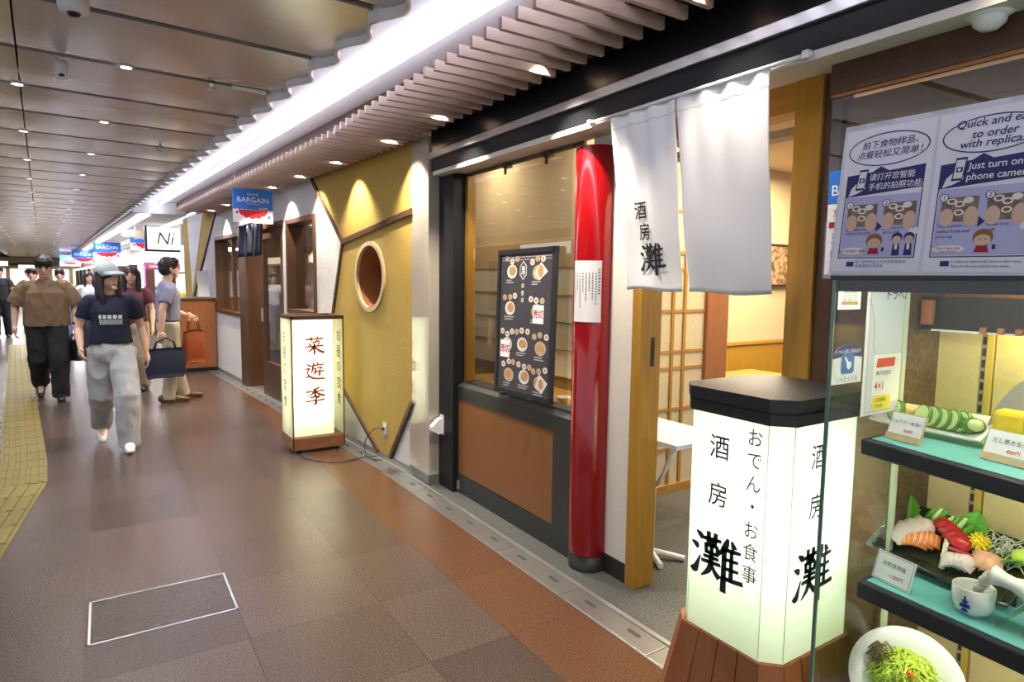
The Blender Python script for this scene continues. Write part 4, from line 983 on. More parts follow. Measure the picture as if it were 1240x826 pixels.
# ---------------------------------------------------------------- hanging sale banners
def banner(p, wd, hg, label, det=True):
    t = thing('sale_banner', label, 'banner', p, 'sale banners hanging over the walkway')
    a = -(math.pi/2)+BEND; R_ = Vector((math.cos(a), math.sin(a), 0)); o = Vector(p)-R_*wd/2
    fr = Frame(o, R_, (0, 0, 1))          # faces the viewer (-X)
    b1 = B(); fbox(b1, fr, 0, 0, wd, hg, -0.004, 0.0); build(b1, 'sheet', white_i, t)
    b2 = B(); rect(b2, fr, 0, hg*0.40, wd, hg, 0.001)
    for i in range(9): ell(b2, fr, wd*(i+0.5)/9, hg*0.405, wd*0.06, hg*0.03, 0.0012, 12)
    build(b2, 'blue_field', blue_p, t)
    b3 = B(); n = 20
    pts = [(wd*0.5-wd*0.37*math.cos(math.pi*i/n), hg*0.37-hg*(0.25+0.03*math.sin(i*2.1))*math.sin(math.pi*i/n)) for i in range(n+1)]
    polyp(b3, fr, pts, 0.0016); ell(b3, fr, wd*0.1, hg*0.28, wd*0.035, hg*0.04, 0.0016); ell(b3, fr, wd*0.9, hg*0.18, wd*0.035, hg*0.05, 0.0016); build(b3, 'red_bowl', red_p, t)
    if det:
        b4 = B(); put_text(b4, fr, 'BARGAIN', wd*0.185, wd*0.5, hg*0.66, 0.002, 'C', 0.006, 1.02); put_text(b4, fr, 'さんちか', wd*0.075, wd*0.5, hg*0.82, 0.002, 'C', 0.01)
        for i in range(7): rect(b4, fr, wd*(0.34+0.05*i), hg*0.535, wd*(0.37+0.05*i), hg*0.55, 0.002)
        build(b4, 'lettering', white_i, t)
        b5 = B(); rnd = random.Random(8)
        for i in range(9): ell(b5, fr, wd*(0.66+0.025*i), hg*(0.41+0.03*rnd.random()), wd*0.022, hg*0.022, 0.0022, 10)
        build(b5, 'fruit', pm('tan_print', (0.75, 0.55, 0.3), 0.6) if 'tan_print' not in MATS else MATS['tan_print'], t)
    b6 = B()
    for a_ in (0.06, 0.94): b6.cyl(fr.p(wd*a_, hg), fr.p(wd*a_, hg+0.16), 0.003, seg=6)
    build(b6, 'hanging_wire', alu, t)
banner((7.5, -1.41, 2.105), 0.42, 0.375, 'blue and white BARGAIN banner hanging nearest, over the cafe doorway')
def at(x, k): pass
banner((15.2, -0.80, 2.03), 0.66, 0.42, 'second BARGAIN banner, hanging farther along beside the white signboard')
banner((22.5, -0.10, 2.02), 0.70, 0.50, 'third BARGAIN banner, partly washed out by the bright ceiling edge')
banner((29.0, 0.62, 1.98), 0.75, 0.5, 'fourth BARGAIN banner, small and dark blue in the distance')
banner((36.0, 1.30, 1.95), 0.8, 0.5, 'farthest BARGAIN banner over the distant walkway')
# ---------------------------------------------------------------- farther shops
lit = emis('lit_sign_white', (0.96, 0.97, 1.0), 1.5)
nb = thing('shop_front', 'bright neighbouring shop front with white lit fascia beyond the ochre wall', 'shop', F(13, 0, 0))
build(B(F).box((9.75, -0.05, 1.86), (24, 0.12, 2.12)), 'lit_fascia', lit, nb)
build(B(F).box((9.42, -0.3, 2.12), (24, 0.05, 2.52)), 'upper_board', white_p, nb)
for i in range(18): build(B(F).box((11.6+0.42*i, 0.05, 2.16), (11.64+0.42*i, 0.07, 2.36)), 'lattice_bar', wood_l, nb)
build(B(F).box((11.4, 0.05, 2.36), (24, 0.08, 2.39)), 'lattice_rail', wood_b, nb)
build(B(F).box((9.42, -2.6, 0), (24, -2.7, 2.6)), 'back_wall', pm('shop_back', (0.75, 0.6, 0.48), 0.7, var=(1.6, (0.55, 0.35, 0.28), 0.4, 2)), nb)
for i, u in enumerate((11.2, 14.4, 18.0, 21.6)): build(B(F).box((u, -0.1, 0), (u+0.35, 0.1, 1.86)), 'post', wood_b, nb)
build(B(F).box((9.6, -2.6, 0), (24, -1.0, 0.05)), 'raised_floor', wood_l, nb)
pink = emis('pink_light', (1.0, 0.05, 0.75), 2.4); warmlit = emis('warm_lit_panel', (1.0, 0.80, 0.55), 1.3); violet = emis('violet_light', (0.55, 0.2, 1.0), 1.8)
lb = thing('lightbox', 'magenta glowing light panel in the bright shop front', 'light', F(10.5, -0.3, 1.0))
build(B(F).box((9.8, -0.9, 1.0), (10.9, -0.86, 1.84)), 'lit_face', pink, lb); build(B(F).box((9.76, -0.95, 0.96), (10.94, -0.9, 1.86)), 'housing', alu, lb)
lb = thing('lightbox', 'violet glowing panel on the dark post of the bright shop', 'light', F(14.55, 0.1, 1.3))
build(B(F).box((14.42, 0.102, 1.25), (14.73, 0.112, 1.8)), 'lit_face', violet, lb); build(B(F).box((14.40, 0.1, 1.22), (14.75, 0.104, 1.82)), 'housing', black_s, lb)
lb = thing('lightbox', 'warm white lit display wall inside the bright shop', 'light', F(13.0, -1.2, 0.7))
build(B(F).box((11.6, -1.30, 0.5), (14.3, -1.26, 1.7)), 'lit_face', warmlit, lb); build(B(F).box((11.55, -1.34, 0.45), (14.35, -1.30, 1.75)), 'housing', wood_b, lb)
lb = thing('lightbox', 'warm white lit display wall deeper along the far shops', 'light', F(18.0, -1.2, 0.7))
build(B(F).box((15.5, -1.30, 0.5), (20.5, -1.26, 1.6)), 'lit_face', warmlit, lb); build(B(F).box((15.45, -1.34, 0.45), (20.55, -1.30, 1.65)), 'housing', wood_b, lb)
for i, (u, h_) in enumerate(((10.2, 0.9), (12.4, 1.0), (15.9, 0.95), (17.4, 1.05))):
    t = thing('display_counter', ('pale display counter nearest the ochre wall end', 'pale display counter second along the bright shop', 'pale display counter third along the bright shop', 'pale display counter farthest along the bright shop')[i], 'counter', F(u+0.4, -0.4, 0))
    build(B(F).box((u, -0.7, 0), (u+0.85, -0.2, h_)), 'body', white_p, t); build(B(F).box((u-0.02, -0.72, h_), (u+0.87, -0.18, h_+0.03)), 'top', wood_l, t)
    for k in range(4): build(B(F).bbox((u+0.05+0.2*k, -0.6, h_+0.03), (u+0.2+0.2*k, -0.4, h_+0.12+0.04*(k % 2)), 0.004), 'packet', [red_p, yel_p, white_i, blue_p][(k+i) % 4], t)
rs = thing('round_sign', 'pink and white rounded sign over the bright shop counter', 'sign', F(12.3, 0.2, 1.62)); build(B(F).bbox((12.2, -0.35, 1.66), (12.24, 0.35, 1.80), 0.01), 'board', pm('pink_board', (0.8, 0.12, 0.3), 0.5), rs); build(B(F).box((12.19, -0.28, 1.70), (12.2, 0.28, 1.76)), 'stripe', white_i, rs)
# hanging sign with dark script, at right angles to the wall
hs = thing('hanging_sign', 'white projecting shop sign with dark script at the end of the ochre wall', 'sign', F(9.6, 0.3, 2.05))
build(B(F).box((9.60, 0.06, 2.02), (9.66, 0.62, 2.44)), 'panel', lit, hs)
q = B(F); q.box((9.585, 0.60, 1.98), (9.675, 0.64, 2.46)).box((9.585, 0.04, 1.98), (9.675, 0.64, 2.02)); build(q, 'frame', black_s, hs)
p0_ = Vector(F(9.598, 0.60, 2.02)); fr = Frame(p0_, Vector(F(9.598, 0.0, 2.02))-p0_, (0, 0, 1)); q = B(); put_text(q, fr, 'Ni', 0.34, 0.16, 0.10, 0.002, 'L', 0.0, 0.9, 0.2); build(q, 'lettering', pm('brown_ink', (0.15, 0.08, 0.03), 0.6), hs)
tb = thing('tan_board', 'small tan board hung beside the second banner', 'sign', F(10.4, 0.85, 2.35)); build(B(F).box((10.4, 0.55, 2.28), (10.44, 0.95, 2.42)), 'board', wood_l, tb); build(B(F).box((10.41, 0.7, 2.42), (10.43, 0.72, 2.52)), 'hanger', alu, tb)
# the row after it
f2 = thing('shop_front', 'distant row of shop fronts with striped cream columns', 'shop', F(34, 0, 0))
build(B(F).box((24, -0.6, 0), (60, -0.7, 2.6)), 'back_wall', pm('far_back', (0.5, 0.42, 0.33), 0.7, var=(0.9, (0.75, 0.66, 0.52), 0.4, 3)), f2)
build(B(F).box((24, -0.1, 2.05), (60, 0.1, 2.5)), 'fascia', wood_l, f2)
build(B(F).box((24, 0.1, 1.9), (60, 0.14, 2.02)), 'lit_edge', lit, f2)
for i in range(14): build(B(F).box((24.5+2.4*i, -0.1, 0), (24.9+2.4*i, 0.12, 2.05)), 'post', [wood_b, white_p][i % 2], f2)
# left side and end of the walkway
f3 = thing('shop_front', 'distant shop fronts along the left side of the walkway', 'shop', F(30, 7, 0))
build(B(F).box((6, 7.2, 0), (60, 7.4, 2.6)), 'back_wall', pm('left_back', (0.4, 0.36, 0.33), 0.7, var=(0.8, (0.65, 0.6, 0.55), 0.4, 3)), f3)
build(B(F).box((6, 6.9, 2.1), (60, 7.2, 2.6)), 'fascia', wood_l, f3)
for i in range(18): build(B(F).box((6.5+3*i, 6.9, 0), (7.0+3*i, 7.2, 2.1)), 'post', [white_p, wood_b, black_m][i % 3], f3)
for i in range(8): build(B(F).box((8+6*i, 6.86, 2.2), (11+6*i, 6.9, 2.5)), 'lit_sign', [lit, warmlit][i % 2], f3)
struct(B(F).box((46, -0.5, 2.28), (47, 8, 2.6)), 'beam', wood_l)
fw_ = thing('far_glow_panels', 'row of glowing panels added to brighten the far end of the walkway', 'shop', F(61.5, 3, 0))  # glowing panels added to lighten the dark far end
for i in range(7): build(B(F).box((61.4, -1+1.4*i, 0.7), (61.5, 0.1+1.4*i, 2.0)), 'glow_panel', [warmlit, lit, warmlit][i % 3], fw_); build(B(F).box((61.5, -1.15+1.4*i, 0.3), (61.7, 0.25+1.4*i, 2.3)), 'frame', wood_l, fw_)
struct(B(F).box((62, -2, 0), (62.3, 9, 2.6)), 'wall_far', pm('far_wall', (0.35, 0.32, 0.30), 0.7, var=(0.7, (0.6, 0.56, 0.5), 0.4, 3)))
for i, (u, v, lb_, m) in enumerate(((50, 5.2, 'blue lit hanging sign far down the walkway on the left', emis('blue_lit', (0.12, 0.12, 0.75), 1.4)), (55, 3.0, 'white lit hanging sign far down the walkway centre', lit), (40, 4.3, 'white lit hanging sign over the distant crowd', lit))):
    t = thing('hanging_sign', lb_, 'sign', F(u, v, 2.0)); build(B(F).box((u, v-0.6, 2.0), (u+0.1, v+0.6, 2.25)), 'panel', m, t); build(B(F).box((u+0.04, v-0.02, 2.25), (u+0.06, v+0.02, 2.67)), 'hanger', alu, t)
# ---------------------------------------------------------------- food show case
XC, YF, YB = 0.913, -1.55, -2.12
sc_ = thing('food_showcase', 'glass food display case with shelves at the right of the entrance', 'show case', (0.3, -1.8, 0))
XR = -0.5
build(B().box((XR, YF-0.006, 0.06), (XC, YF, 1.515)), 'front_pane', cglass, sc_)
build(B().box((XC-0.006, YF-0.008, 0.06), (XC, -1.905, 1.515)), 'side_pane', cglass, sc_)
build(B().box((XC-0.008, YF-0.004, 0.06), (XC+0.001, YF+0.0015, 1.515)), 'pane_edge', eglass, sc_)
build(B().box((XC-0.009, -1.925, 0.06), (XC+0.001, -1.905, 1.515)), 'back_edge', pm('milky_glass', (0.62, 0.68, 0.5), 0.3), sc_)
build(B().box((XR, YF-0.004, 1.512), (XC+0.004, YF+0.006, 1.523)).box((XC-0.006, -2.0, 1.512), (XC+0.006, YF, 1.523)), 'top_rim', pm('dark_rim', (0.025, 0.03, 0.03), 0.35), sc_)
build(B().box((XR, -2.0, 1.514), (XC, YF-0.006, 1.520)), 'top_pane', cglass, sc_)
build(B().box((XR, -2.13, 0.0), (XC+0.03, YF+0.02, 0.06)), 'plinth', dado_f, sc_)
speck = pm('dark_speckled_post', (0.05, 0.03, 0.016), 0.5, var=(70, (0.14, 0.085, 0.035), 0.4, 3))
build(B().box((0.905, -1.925, 0.06), (0.93, -2.13, 1.52)), 'side_post', speck, sc_)
fabric = pm('yellow_fabric_wall', (0.74, 0.60, 0.29), 0.85, bump=(160, 0.25), var=(60, (0.68, 0.54, 0.24), 0.6))
build(B().box((0.795, -2.12, 0.06), (0.905, -2.135, 1.43)), 'back_panel', fabric, sc_)
build(B().box((0.762, -2.115, 0.06), (0.779, -2.135, 1.43)), 'back_strip', pm('yellow_strip', (0.66, 0.47, 0.08), 0.6), sc_)
build(B().box((XR, -2.12, 0.06), (0.758, -2.135, 1.43)), 'back_panel', fabric, sc_)
rl = build(B().box((0.780, -2.122, 0.06), (0.794, -2.14, 1.43)), 'shelf_rail', pm('pale_rail', (0.5, 0.44, 0.25), 0.4, metal=0.3), sc_)
for i in range(40): build(B().box((0.783, -2.1215, 0.08+0.033*i), (0.791, -2.119, 0.102+0.033*i)), 'slot', dark_gap, rl) if i == 0 else None
s0 = rl.children[0]
for i in range(1, 40): piece(s0, rl, (0, 0, 0.033*i))
build(B().box((XR, YF-0.012, 1.484), (XC-0.01, YF-0.008, 1.513)), 'front_lip', black_s, sc_)  # added to keep the front fill tube out of sight
build(B().box((XR, -2.0, 1.375), (0.905, -2.02, 1.47)), 'valance', pm('dark_valance', (0.02, 0.017, 0.012), 0.5), sc_)
build(B().box((XR, -1.995, 1.372), (0.875, -2.0, 1.377)), 'valance_edge', plastic_w, sc_)
build(B().bbox((0.865, -1.97, 1.39), (0.895, -1.99, 1.46), 0.002), 'wood_block', wood_r, sc_)
for x in (0.745, 0.705, 0.665, 0.59): build(B().bbox((x-0.008, -1.985, 1.374), (x+0.008, -2.0, 1.39), 0.002), 'peg', wood_r, sc_)
yl_ = emis('case_tube', (1.0, 0.84, 0.30), 36)
tl_ = thing('case_tube_light', 'warm tube light behind the dark valance of the show case', 'light', (0.3, -2.06, 1.45))
build(B().cyl((0.70, -2.065, 1.42), (-0.4, -2.065, 1.42), 0.012, seg=10), 'tube', yl_, tl_); build(B().box((0.74, -2.05, 1.436), (-0.45, -2.09, 1.46)), 'batten', plastic_w, tl_)
tl2 = thing('case_tube_light', 'added white fill tube along the front top edge of the show case', 'light', (0.3, -1.6, 1.5))  # added to light the case from the front
build(B().cyl((0.86, -1.60, 1.497), (-0.4, -1.60, 1.497), 0.009, seg=10), 'tube', emis('case_fill_white', (1.0, 0.98, 0.76), 26), tl2); build(B().box((0.88, -1.585, 1.502), (-0.45, -1.615, 1.512)), 'batten', plastic_w, tl2)
# shelves (slightly splayed) with blue-green liner
aqua = pm('aqua_liner', (0.16, 0.52, 0.52), 0.45)
def shelf(z, L, R_, th):
    o = thing('case_shelf', 'dark shelf of the show case with aqua liner, %s' % ('upper one' if z > 0.9 else 'lower one'), 'shelf', (L[0]-0.2, -1.9, z-th))
    d = (Vector((R_[0], R_[1], 0))-Vector((L[0], L[1], 0))); e_ = Vector((L[0], L[1], 0))+d*2.6
    poly = [(L[0], L[1]), (e_.x, e_.y), (e_.x, -2.112), (L[0]+0.005, -2.112)]
    q = B(); q.prism(poly, lambda a, c, h_: (a, c, h_), z-th, z-0.002); ob = build(q, 'board', pm('shelf_black', (0.02, 0.022, 0.028), 0.4) if 'shelf_black' not in MATS else MATS['shelf_black'], o)
    md = ob.modifiers.new('bev', 'BEVEL'); md.width = 0.006; md.segments = 3
    poly = [(L[0]-0.02, L[1]-0.018), (e_.x, e_.y-0.018), (e_.x, -2.11), (L[0]-0.02, -2.11)]
    q = B(); q.prism(poly, lambda a, c, h_: (a, c, h_), z-0.002, z); build(q, 'liner', aqua, o)
Z1, Z2 = 1.092, 0.682
for nm_, zz, yy in (('upper', Z1-0.058, -1.76), ('lower', Z2-0.066, -1.80)):  # hidden tubes added below the shelves to brighten the case
    t = thing('case_tube_light', 'added fill tube hidden under the %s shelf of the show case' % nm_, 'light', (0.3, yy, zz))
    build(B().cyl((0.84, yy, zz), (-0.4, yy, zz), 0.008, seg=10), 'tube', bpy.data.materials['case_fill_white'], t); build(B().box((0.86, yy-0.02, zz+0.008), (-0.42, yy+0.02, zz+0.014)), 'batten', plastic_w, t)
shelf(Z1, (0.895, -1.692), (0.503, -1.602), 0.045); shelf(Z2, (0.905, -1.735), (0.51, -1.70), 0.052)
# ---- price cards
def card(p, ang, wd, hg, tilt, title, price, label, foot=True):
    t = thing('price_card', label, 'card', p)
    R_ = Vector((-math.cos(ang), -math.sin(ang), 0)); nrm = R_.cross(Vector((0, 0, 1)))
    up = (Vector((0, 0, 1))*math.cos(tilt)-nrm*math.sin(tilt)); o = Vector(p)-R_*wd/2+Vector((0, 0, 0.012 if foot else 0.003))
    fr = Frame(o, R_, up)
    q = B(); fbox(q, fr, 0, 0, wd, hg, -0.002, 0.0); sh_ = build(q, 'sheet', paper, t)
    q = B(); fbox(q, fr, -0.004, -0.004, wd+0.004, hg+0.003, -0.006, -0.0025); build(q, 'holder', aglass if not foot else wood_l, t)
    if foot: q = B(); fbox(q, fr, -0.002, -0.012, wd+0.002, 0.006, -0.012, 0.004); build(q, 'wood_foot', wood_l, t)
    q = B(); put_text(q, fr, title, wd*0.125, wd*0.5, hg*0.64, 0.001, 'C', 0.0); build(q, 'lettering', ink, sh_)
    q = B(); put_text(q, fr, price, wd*0.12, wd*0.62, hg*0.28, 0.001, 'C', 0.004); build(q, 'price', redink, sh_)
    if not foot:
        q = B()
        for a in ((0.003, 0.003, wd-0.003, 0.0042), (0.003, hg-0.0042, wd-0.003, hg-0.003), (0.003, 0.003, 0.0042, hg-0.003), (wd-0.0042, 0.003, wd-0.003, hg-0.003)): rect(q, fr, *a, 0.0008)
        build(q, 'border', ink, sh_)
card((0.815, -1.745, Z1), -0.2, 0.088, 0.062, 0.35, 'きゅうり一本漬け', '350円', 'white price card with wooden foot before the cucumber plate')
card((0.585, -1.735, Z1), -0.2, 0.10, 0.062, 0.35, 'だし巻き玉子', '480円', 'white price card with wooden foot before the yellow omelette')
card((0.835, -1.775, Z2), -0.22, 0.112, 0.080, 0.30, 'お刺身特盛', '1,300円', 'white framed price card before the sashimi platter', False)
# ---- plate with sliced cucumber
def slab_plate(name, label, FL, FR, BR, BL, rim, mat, dip=0.012):
    t = thing(name, label, 'plate', ((FL[0]+BR[0])/2, (FL[1]+BR[1])/2, min(FL[2], BR[2])-0.004))
    FL, FR, BR, BL = map(Vector, (FL, FR, BR, BL)); n = 16
    def pt(i, j, h=0.0):
        p = FL*(1-i)*(1-j)+FR*i*(1-j)+BR*i*j+BL*(1-i)*j
        ex, ey = min(i, 1-i), min(j, 1-j); e_ = min(ex/0.14, ey/0.2, 1.0); p = p.copy(); p.z -= dip*e_**0.7; p.z += h; return p
    q = B(); q.grid(lambda i, j: pt(i, j), n, n); ob = build(q, 'dish', mat, t); m = ob.modifiers.new('t', 'SOLIDIFY'); m.thickness = 0.006; m.offset = -1
    return t, pt
ct_, cpt = slab_plate('serving_plate', 'white oblong plate with sliced cucumber on the upper shelf', (0.962, -1.86, Z1+0.026), (0.672, -1.83, Z1+0.026), (0.676, -1.95, Z1+0.068), (0.962, -1.95, Z1+0.068), 0.01, ceramic, 0.016)
cuc_o = pm('cucumber_skin', (0.05, 0.16, 0.02), 0.3, coat=0.4, var=(60, (0.1, 0.28, 0.04), 0.5)); cuc_i = pm('cucumber_flesh', (0.55, 0.72, 0.22), 0.35, coat=0.3, var=(70, (0.7, 0.82, 0.42), 0.5))
def cuc(p, ax_, r=0.026, L=0.012, label='', group=None):
    t = thing('cucumber_slice', label, 'cucumber', p, group); a = Vector(ax_).normalized(); p = Vector(p)
    build(B().tube([p-a*L/2, p+a*L/2], [r, r], 20), 'skin', cuc_o, t); build(B().tube([p-a*(L/2+0.0008), p+a*(L/2+0.0008)], [r*0.9, r*0.9], 20), 'flesh', cuc_i, t); return t
nm = ['first', 'second', 'third', 'fourth', 'fifth', 'sixth']
for i in range(5):
    p = cpt(0.45+0.084*i, 0.42, 0.024); cuc(p, (0.50, 0.75, 0.30), 0.030, 0.013, '%s green cucumber slice from the left in the leaning row' % nm[i], 'leaning cucumber slices')
p = cpt(0.865, 0.42, 0.020); t = thing('cucumber_end', 'rounded dark green cucumber end at the right of the sliced row', 'cucumber', p)
build(B().ball(p, (0.032, 0.024, 0.022), 16, 10), 'skin', cuc_o, t); build(B().ball((p[0]-0.012, p[1]+0.011, p[2]+0.004), (0.02, 0.017, 0.016), 14, 8), 'flesh', cuc_i, t)
cuc(cpt(0.19, 0.45, 0.024), (0.5, 0.8, 0.3), 0.029, 0.014, 'cucumber slice standing alone at the left end of the plate')
p = cpt(0.27, 0.62, 0.02); tag(build(B().ball(p, (0.022, 0.02, 0.017), 14, 8), 'pickle_ball', pm('pale_pickle', (0.7, 0.55, 0.2), 0.4)), 'pale yellow pickle ball beside the lone cucumber slice', 'pickle')
# ---- rolled omelette on a grey glass plate
gl_p = pm('grey_glass_plate', (0.33, 0.33, 0.3), 0.15, coat=0.5, alpha=0.75)
gp = thing('glass_plate', 'rounded grey glass plate standing behind the yellow omelette', 'plate', (0.56, -1.97, Z1))
q = B(); n = 28; c_ = (0.555, 0)
poly = [(0.555+0.135*math.cos(t_)*(1-0.12*max(0, math.sin(t_))), 0.055+0.155*math.sin(t_)) for t_ in [2*math.pi*i/n for i in range(n)]]
q.prism([(a, max(0.004, c)) for a, c in poly], lambda a, c, d: (a, -1.90-0.30*c-d, Z1+c), 0.0, 0.008); build(q, 'plate', gl_p, gp)
om = pm('omelette_yellow', (0.83, 0.60, 0.015), 0.4, var=(26, (0.78, 0.5, 0.03), 0.6), bump=(60, 0.4))
for i in range(2):
    x = 0.625-0.075*i; t = tag(build(B().bbox((x-0.034, -1.90, Z1+0.022+0.004*i), (x+0.034, -1.845, Z1+0.105), 0.012), 'omelette_slice', om), ('left yellow rolled omelette slice on the glass plate', 'right yellow rolled omelette slice on the glass plate')[i], 'omelette')
tag(build(B().bbox((0.50, -1.90, Z1), (0.665, -1.84, Z1+0.022), 0.006), 'dish_stand', gl_p), 'low glass block under the omelette slices', 'stand')
# ---- sashimi platter
blk = pm('dark_green_glaze', (0.018, 0.024, 0.016), 0.12, coat=0.7, var=(12, (0.04, 0.05, 0.02), 0.6))
pl, ppt = slab_plate('sashimi_platter', 'dark glazed oblong platter of sashimi on the lower shelf', (0.968, -1.90, Z2+0.046), (0.600, -1.865, Z2+0.022), (0.590, -2.05, Z2+0.135), (0.955, -2.05, Z2+0.160), 0.02, blk, 0.02)
build(B().box((0.60, -2.03, Z2), (0.86, -1.93, Z2+0.035)), 'foot', blk, pl)
M_ = {k: pm(k, *v) for k, v in {'salmon': ((0.86, 0.25, 0.06), 0.3), 'tuna': ((0.50, 0.02, 0.02), 0.3), 'white_fish': ((0.82, 0.70, 0.62), 0.3), 'octopus': ((0.80, 0.66, 0.62), 0.3), 'octopus_edge': ((0.5, 0.05, 0.08), 0.35), 'shiso_green': ((0.10, 0.34, 0.03), 0.5), 'radish': ((0.76, 0.80, 0.62), 0.35), 'chrysanthemum': ((0.88, 0.68, 0.02), 0.6), 'wasabi_green': ((0.52, 0.70, 0.10), 0.55), 'sprout_stem': ((0.78, 0.84, 0.62), 0.4), 'pink_fish': ((0.80, 0.42, 0.26), 0.3), 'amber_fish': ((0.86, 0.62, 0.45), 0.3)}.items()}
def slice_at(i, j, h, ln, wd, th, yaw, roll, mat, name, label, group, stripes=None):
    ln, wd, th, h = ln*0.78, wd*0.80, th*0.85, h*0.8
    p = Vector(ppt(i, j, h)); R = Matrix.Rotation(yaw, 3, 'Z') @ Matrix.Rotation(-roll, 3, 'X')
    q = B(); n = 10
    def fn(a, c, top): 
        x = (a-0.5)*ln; y = (c-0.5)*wd; z = 0.014*math.sin(math.pi*a)+top*th*(1-0.55*abs(2*c-1)**3)*(1-0.35*abs(2*a-1)**4)
        w_ = R @ Vector((x, y, z)); return p+w_
    q.grid(lambda a, c: fn(a, c, 1), n, 6); q.grid(lambda a, c: fn(a, 1-c, 0), n, 6)
    for c in (0, 1): q.grid(lambda a, k: fn(a, c, k if c == 0 else 1-k), n, 1)
    for a in (0, 1): q.grid(lambda c, k: fn(a, c, 1-k if a == 0 else k), 6, 1)
    o = build(q, name, mat); tag(o, label, 'sashimi', group)
    if stripes:
        s = B()
        for k in range(5): 
            a0 = 0.12+0.17*k; s.grid(lambda a, c: Vector(fn(a0+0.045*a, 0.08+0.84*c, 1.04))+R @ Vector((0, 0, 0.0006)), 1, 6)
        build(s, 'fat_line', stripes, o)
    return o
sal_l = pm('salmon_fat', (0.9, 0.55, 0.34), 0.35)
for k in range(3): slice_at(0.30+0.035*k, 0.30+0.05*k, 0.034, 0.085, 0.05, 0.020, 0.35, 0.75, M_['salmon'], 'salmon_slice', '%s orange salmon slice on the sashimi platter' % ('front', 'middle', 'rear')[k], 'salmon slices', sal_l)
for k in range(3): slice_at(0.19+0.045*k, 0.34+0.10*k, 0.040, 0.105, 0.075, 0.016, -0.75, 0.9, M_['white_fish'], 'white_fish_slice', '%s pale white fish slice draped at the left of the platter' % ('front', 'middle', 'rear')[k], 'white fish slices')
for k in range(2): slice_at(0.28+0.04*k, 0.50+0.04*k, 0.050, 0.065, 0.045, 0.016, 0.3, 0.6, M_['amber_fish'], 'amber_fish_slice', '%s amber fish slice between white fish and salmon' % ('left', 'right')[k], 'amber fish slices')
for k in range(4): slice_at(0.45+0.045*k, 0.66-0.06*k, 0.055, 0.085, 0.048, 0.020, -0.5, 0.85, M_['tuna'], 'tuna_slice', '%s deep red tuna slice at the centre of the platter' % ('leftmost', 'second', 'third', 'rightmost')[k], 'tuna slices')
for k in range(3):
    o = slice_at(0.585+0.05*k, 0.22+0.03*k, 0.034, 0.055, 0.05, 0.026, 0.5-0.4*k, 0.7, M_['octopus'], 'octopus_slice', '%s white octopus slice with a red edge at the front' % ('left', 'middle', 'right')[k], 'octopus slices')
    p = ppt(0.57+0.05*k, 0.33, 0.048); build(B().ball(p, (0.02, 0.008, 0.006), 12, 6), 'red_edge', M_['octopus_edge'], o)
for k in range(2): slice_at(0.76+0.05*k, 0.40, 0.040, 0.065, 0.06, 0.020, 0.3, 0.8, M_['pink_fish'], 'pink_fish_slice', '%s pink fish slice right of the yellow flower' % ('left', 'right')[k], 'pink fish slices')
# leaves, flower, wasabi, radish
def leaf(p, d, n_, ln, wd, label):
    p = Vector(p); d = Vector(d).normalized(); s_ = d.cross(Vector(n_)).normalized(); nn2 = s_.cross(d); q = B(); m = 12; P = []
    for i in range(m+1):
        t_ = i/m; w_ = wd*math.sin(math.pi*min(1, t_*0.93+0.05))**0.8*(1+0.14*(-1)**i); c = p+d*(ln*t_)+nn2*(-0.25*ln*t_*t_)
        P += [c-s_*w_+nn2*0.006, c, c+s_*w_+nn2*0.006]
    q.add(P, [(3*i+k, 3*i+k+1, 3*i+k+4, 3*i+k+3) for i in range(m) for k in (0, 1)]); o = build(q, 'shiso_leaf', M_['shiso_green']); o.modifiers.new('t', 'SOLIDIFY').thickness = 0.001; tag(o, label, 'leaf', 'shiso leaves'); return o
leaf(ppt(0.60, 0.72, 0.02), (-0.12, 0.1, 1), (0, 1, 0.2), 0.085, 0.036, 'tall green shiso leaf standing behind the tuna'); leaf(ppt(0.18, 0.70, 0.02), (0.1, 0.1, 1), (0, 1, 0.2), 0.07, 0.026, 'green shiso leaf standing at the left rear of the platter'); leaf(ppt(0.84, 0.62, 0.02), (-0.5, 0.5, 0.45), (0, 0.5, 1), 0.07, 0.03, 'green shiso leaf lying at the right of the platter')
for k in range(7):
    p = Vector(ppt(0.27+0.045*k, 0.72-0.015*k, 0.02)); e_ = p+Vector((-0.035, 0.015, 0.06+0.006*(k % 3))); o = build(B().tube([p, (p+e_)/2+Vector((0, 0, 0.006)), e_], [0.008, 0.0075, 0.004], 8), 'cucumber_stick', cuc_i if k % 2 else M_['shiso_green']); tag(o, '%s thin green cucumber stick in the fan behind the fish' % ('first', 'second', 'third', 'fourth', 'fifth', 'sixth', 'seventh')[k], 'cucumber', 'fanned cucumber sticks')
p = Vector(ppt(0.70, 0.52, 0.06)); fl_ = thing('yellow_flower', 'round yellow chrysanthemum flower on the sashimi platter', 'flower', p); build(B().ball(p, 0.020, 16, 10), 'heart', M_['chrysanthemum'], fl_)
q = B(); rnd = random.Random(4)
for k in range(60):
    a = k*2.399; z = 1-2*(k+0.5)/60; r_ = math.sqrt(1-z*z); d = Vector((r_*math.cos(a), r_*math.sin(a), z)); q.tube([p+d*0.017, p+d*0.028], [0.005, 0.002], 5)
o = build(q, 'petals', M_['chrysanthemum'], fl_); o['kind'] = 'stuff'
p = Vector(ppt(0.965, 0.55, 0.045)); tag(build(B().ball(p, (0.024, 0.024, 0.021), 16, 10), 'wasabi_ball', M_['wasabi_green']), 'pale green wasabi ball at the right end of the platter', 'wasabi')
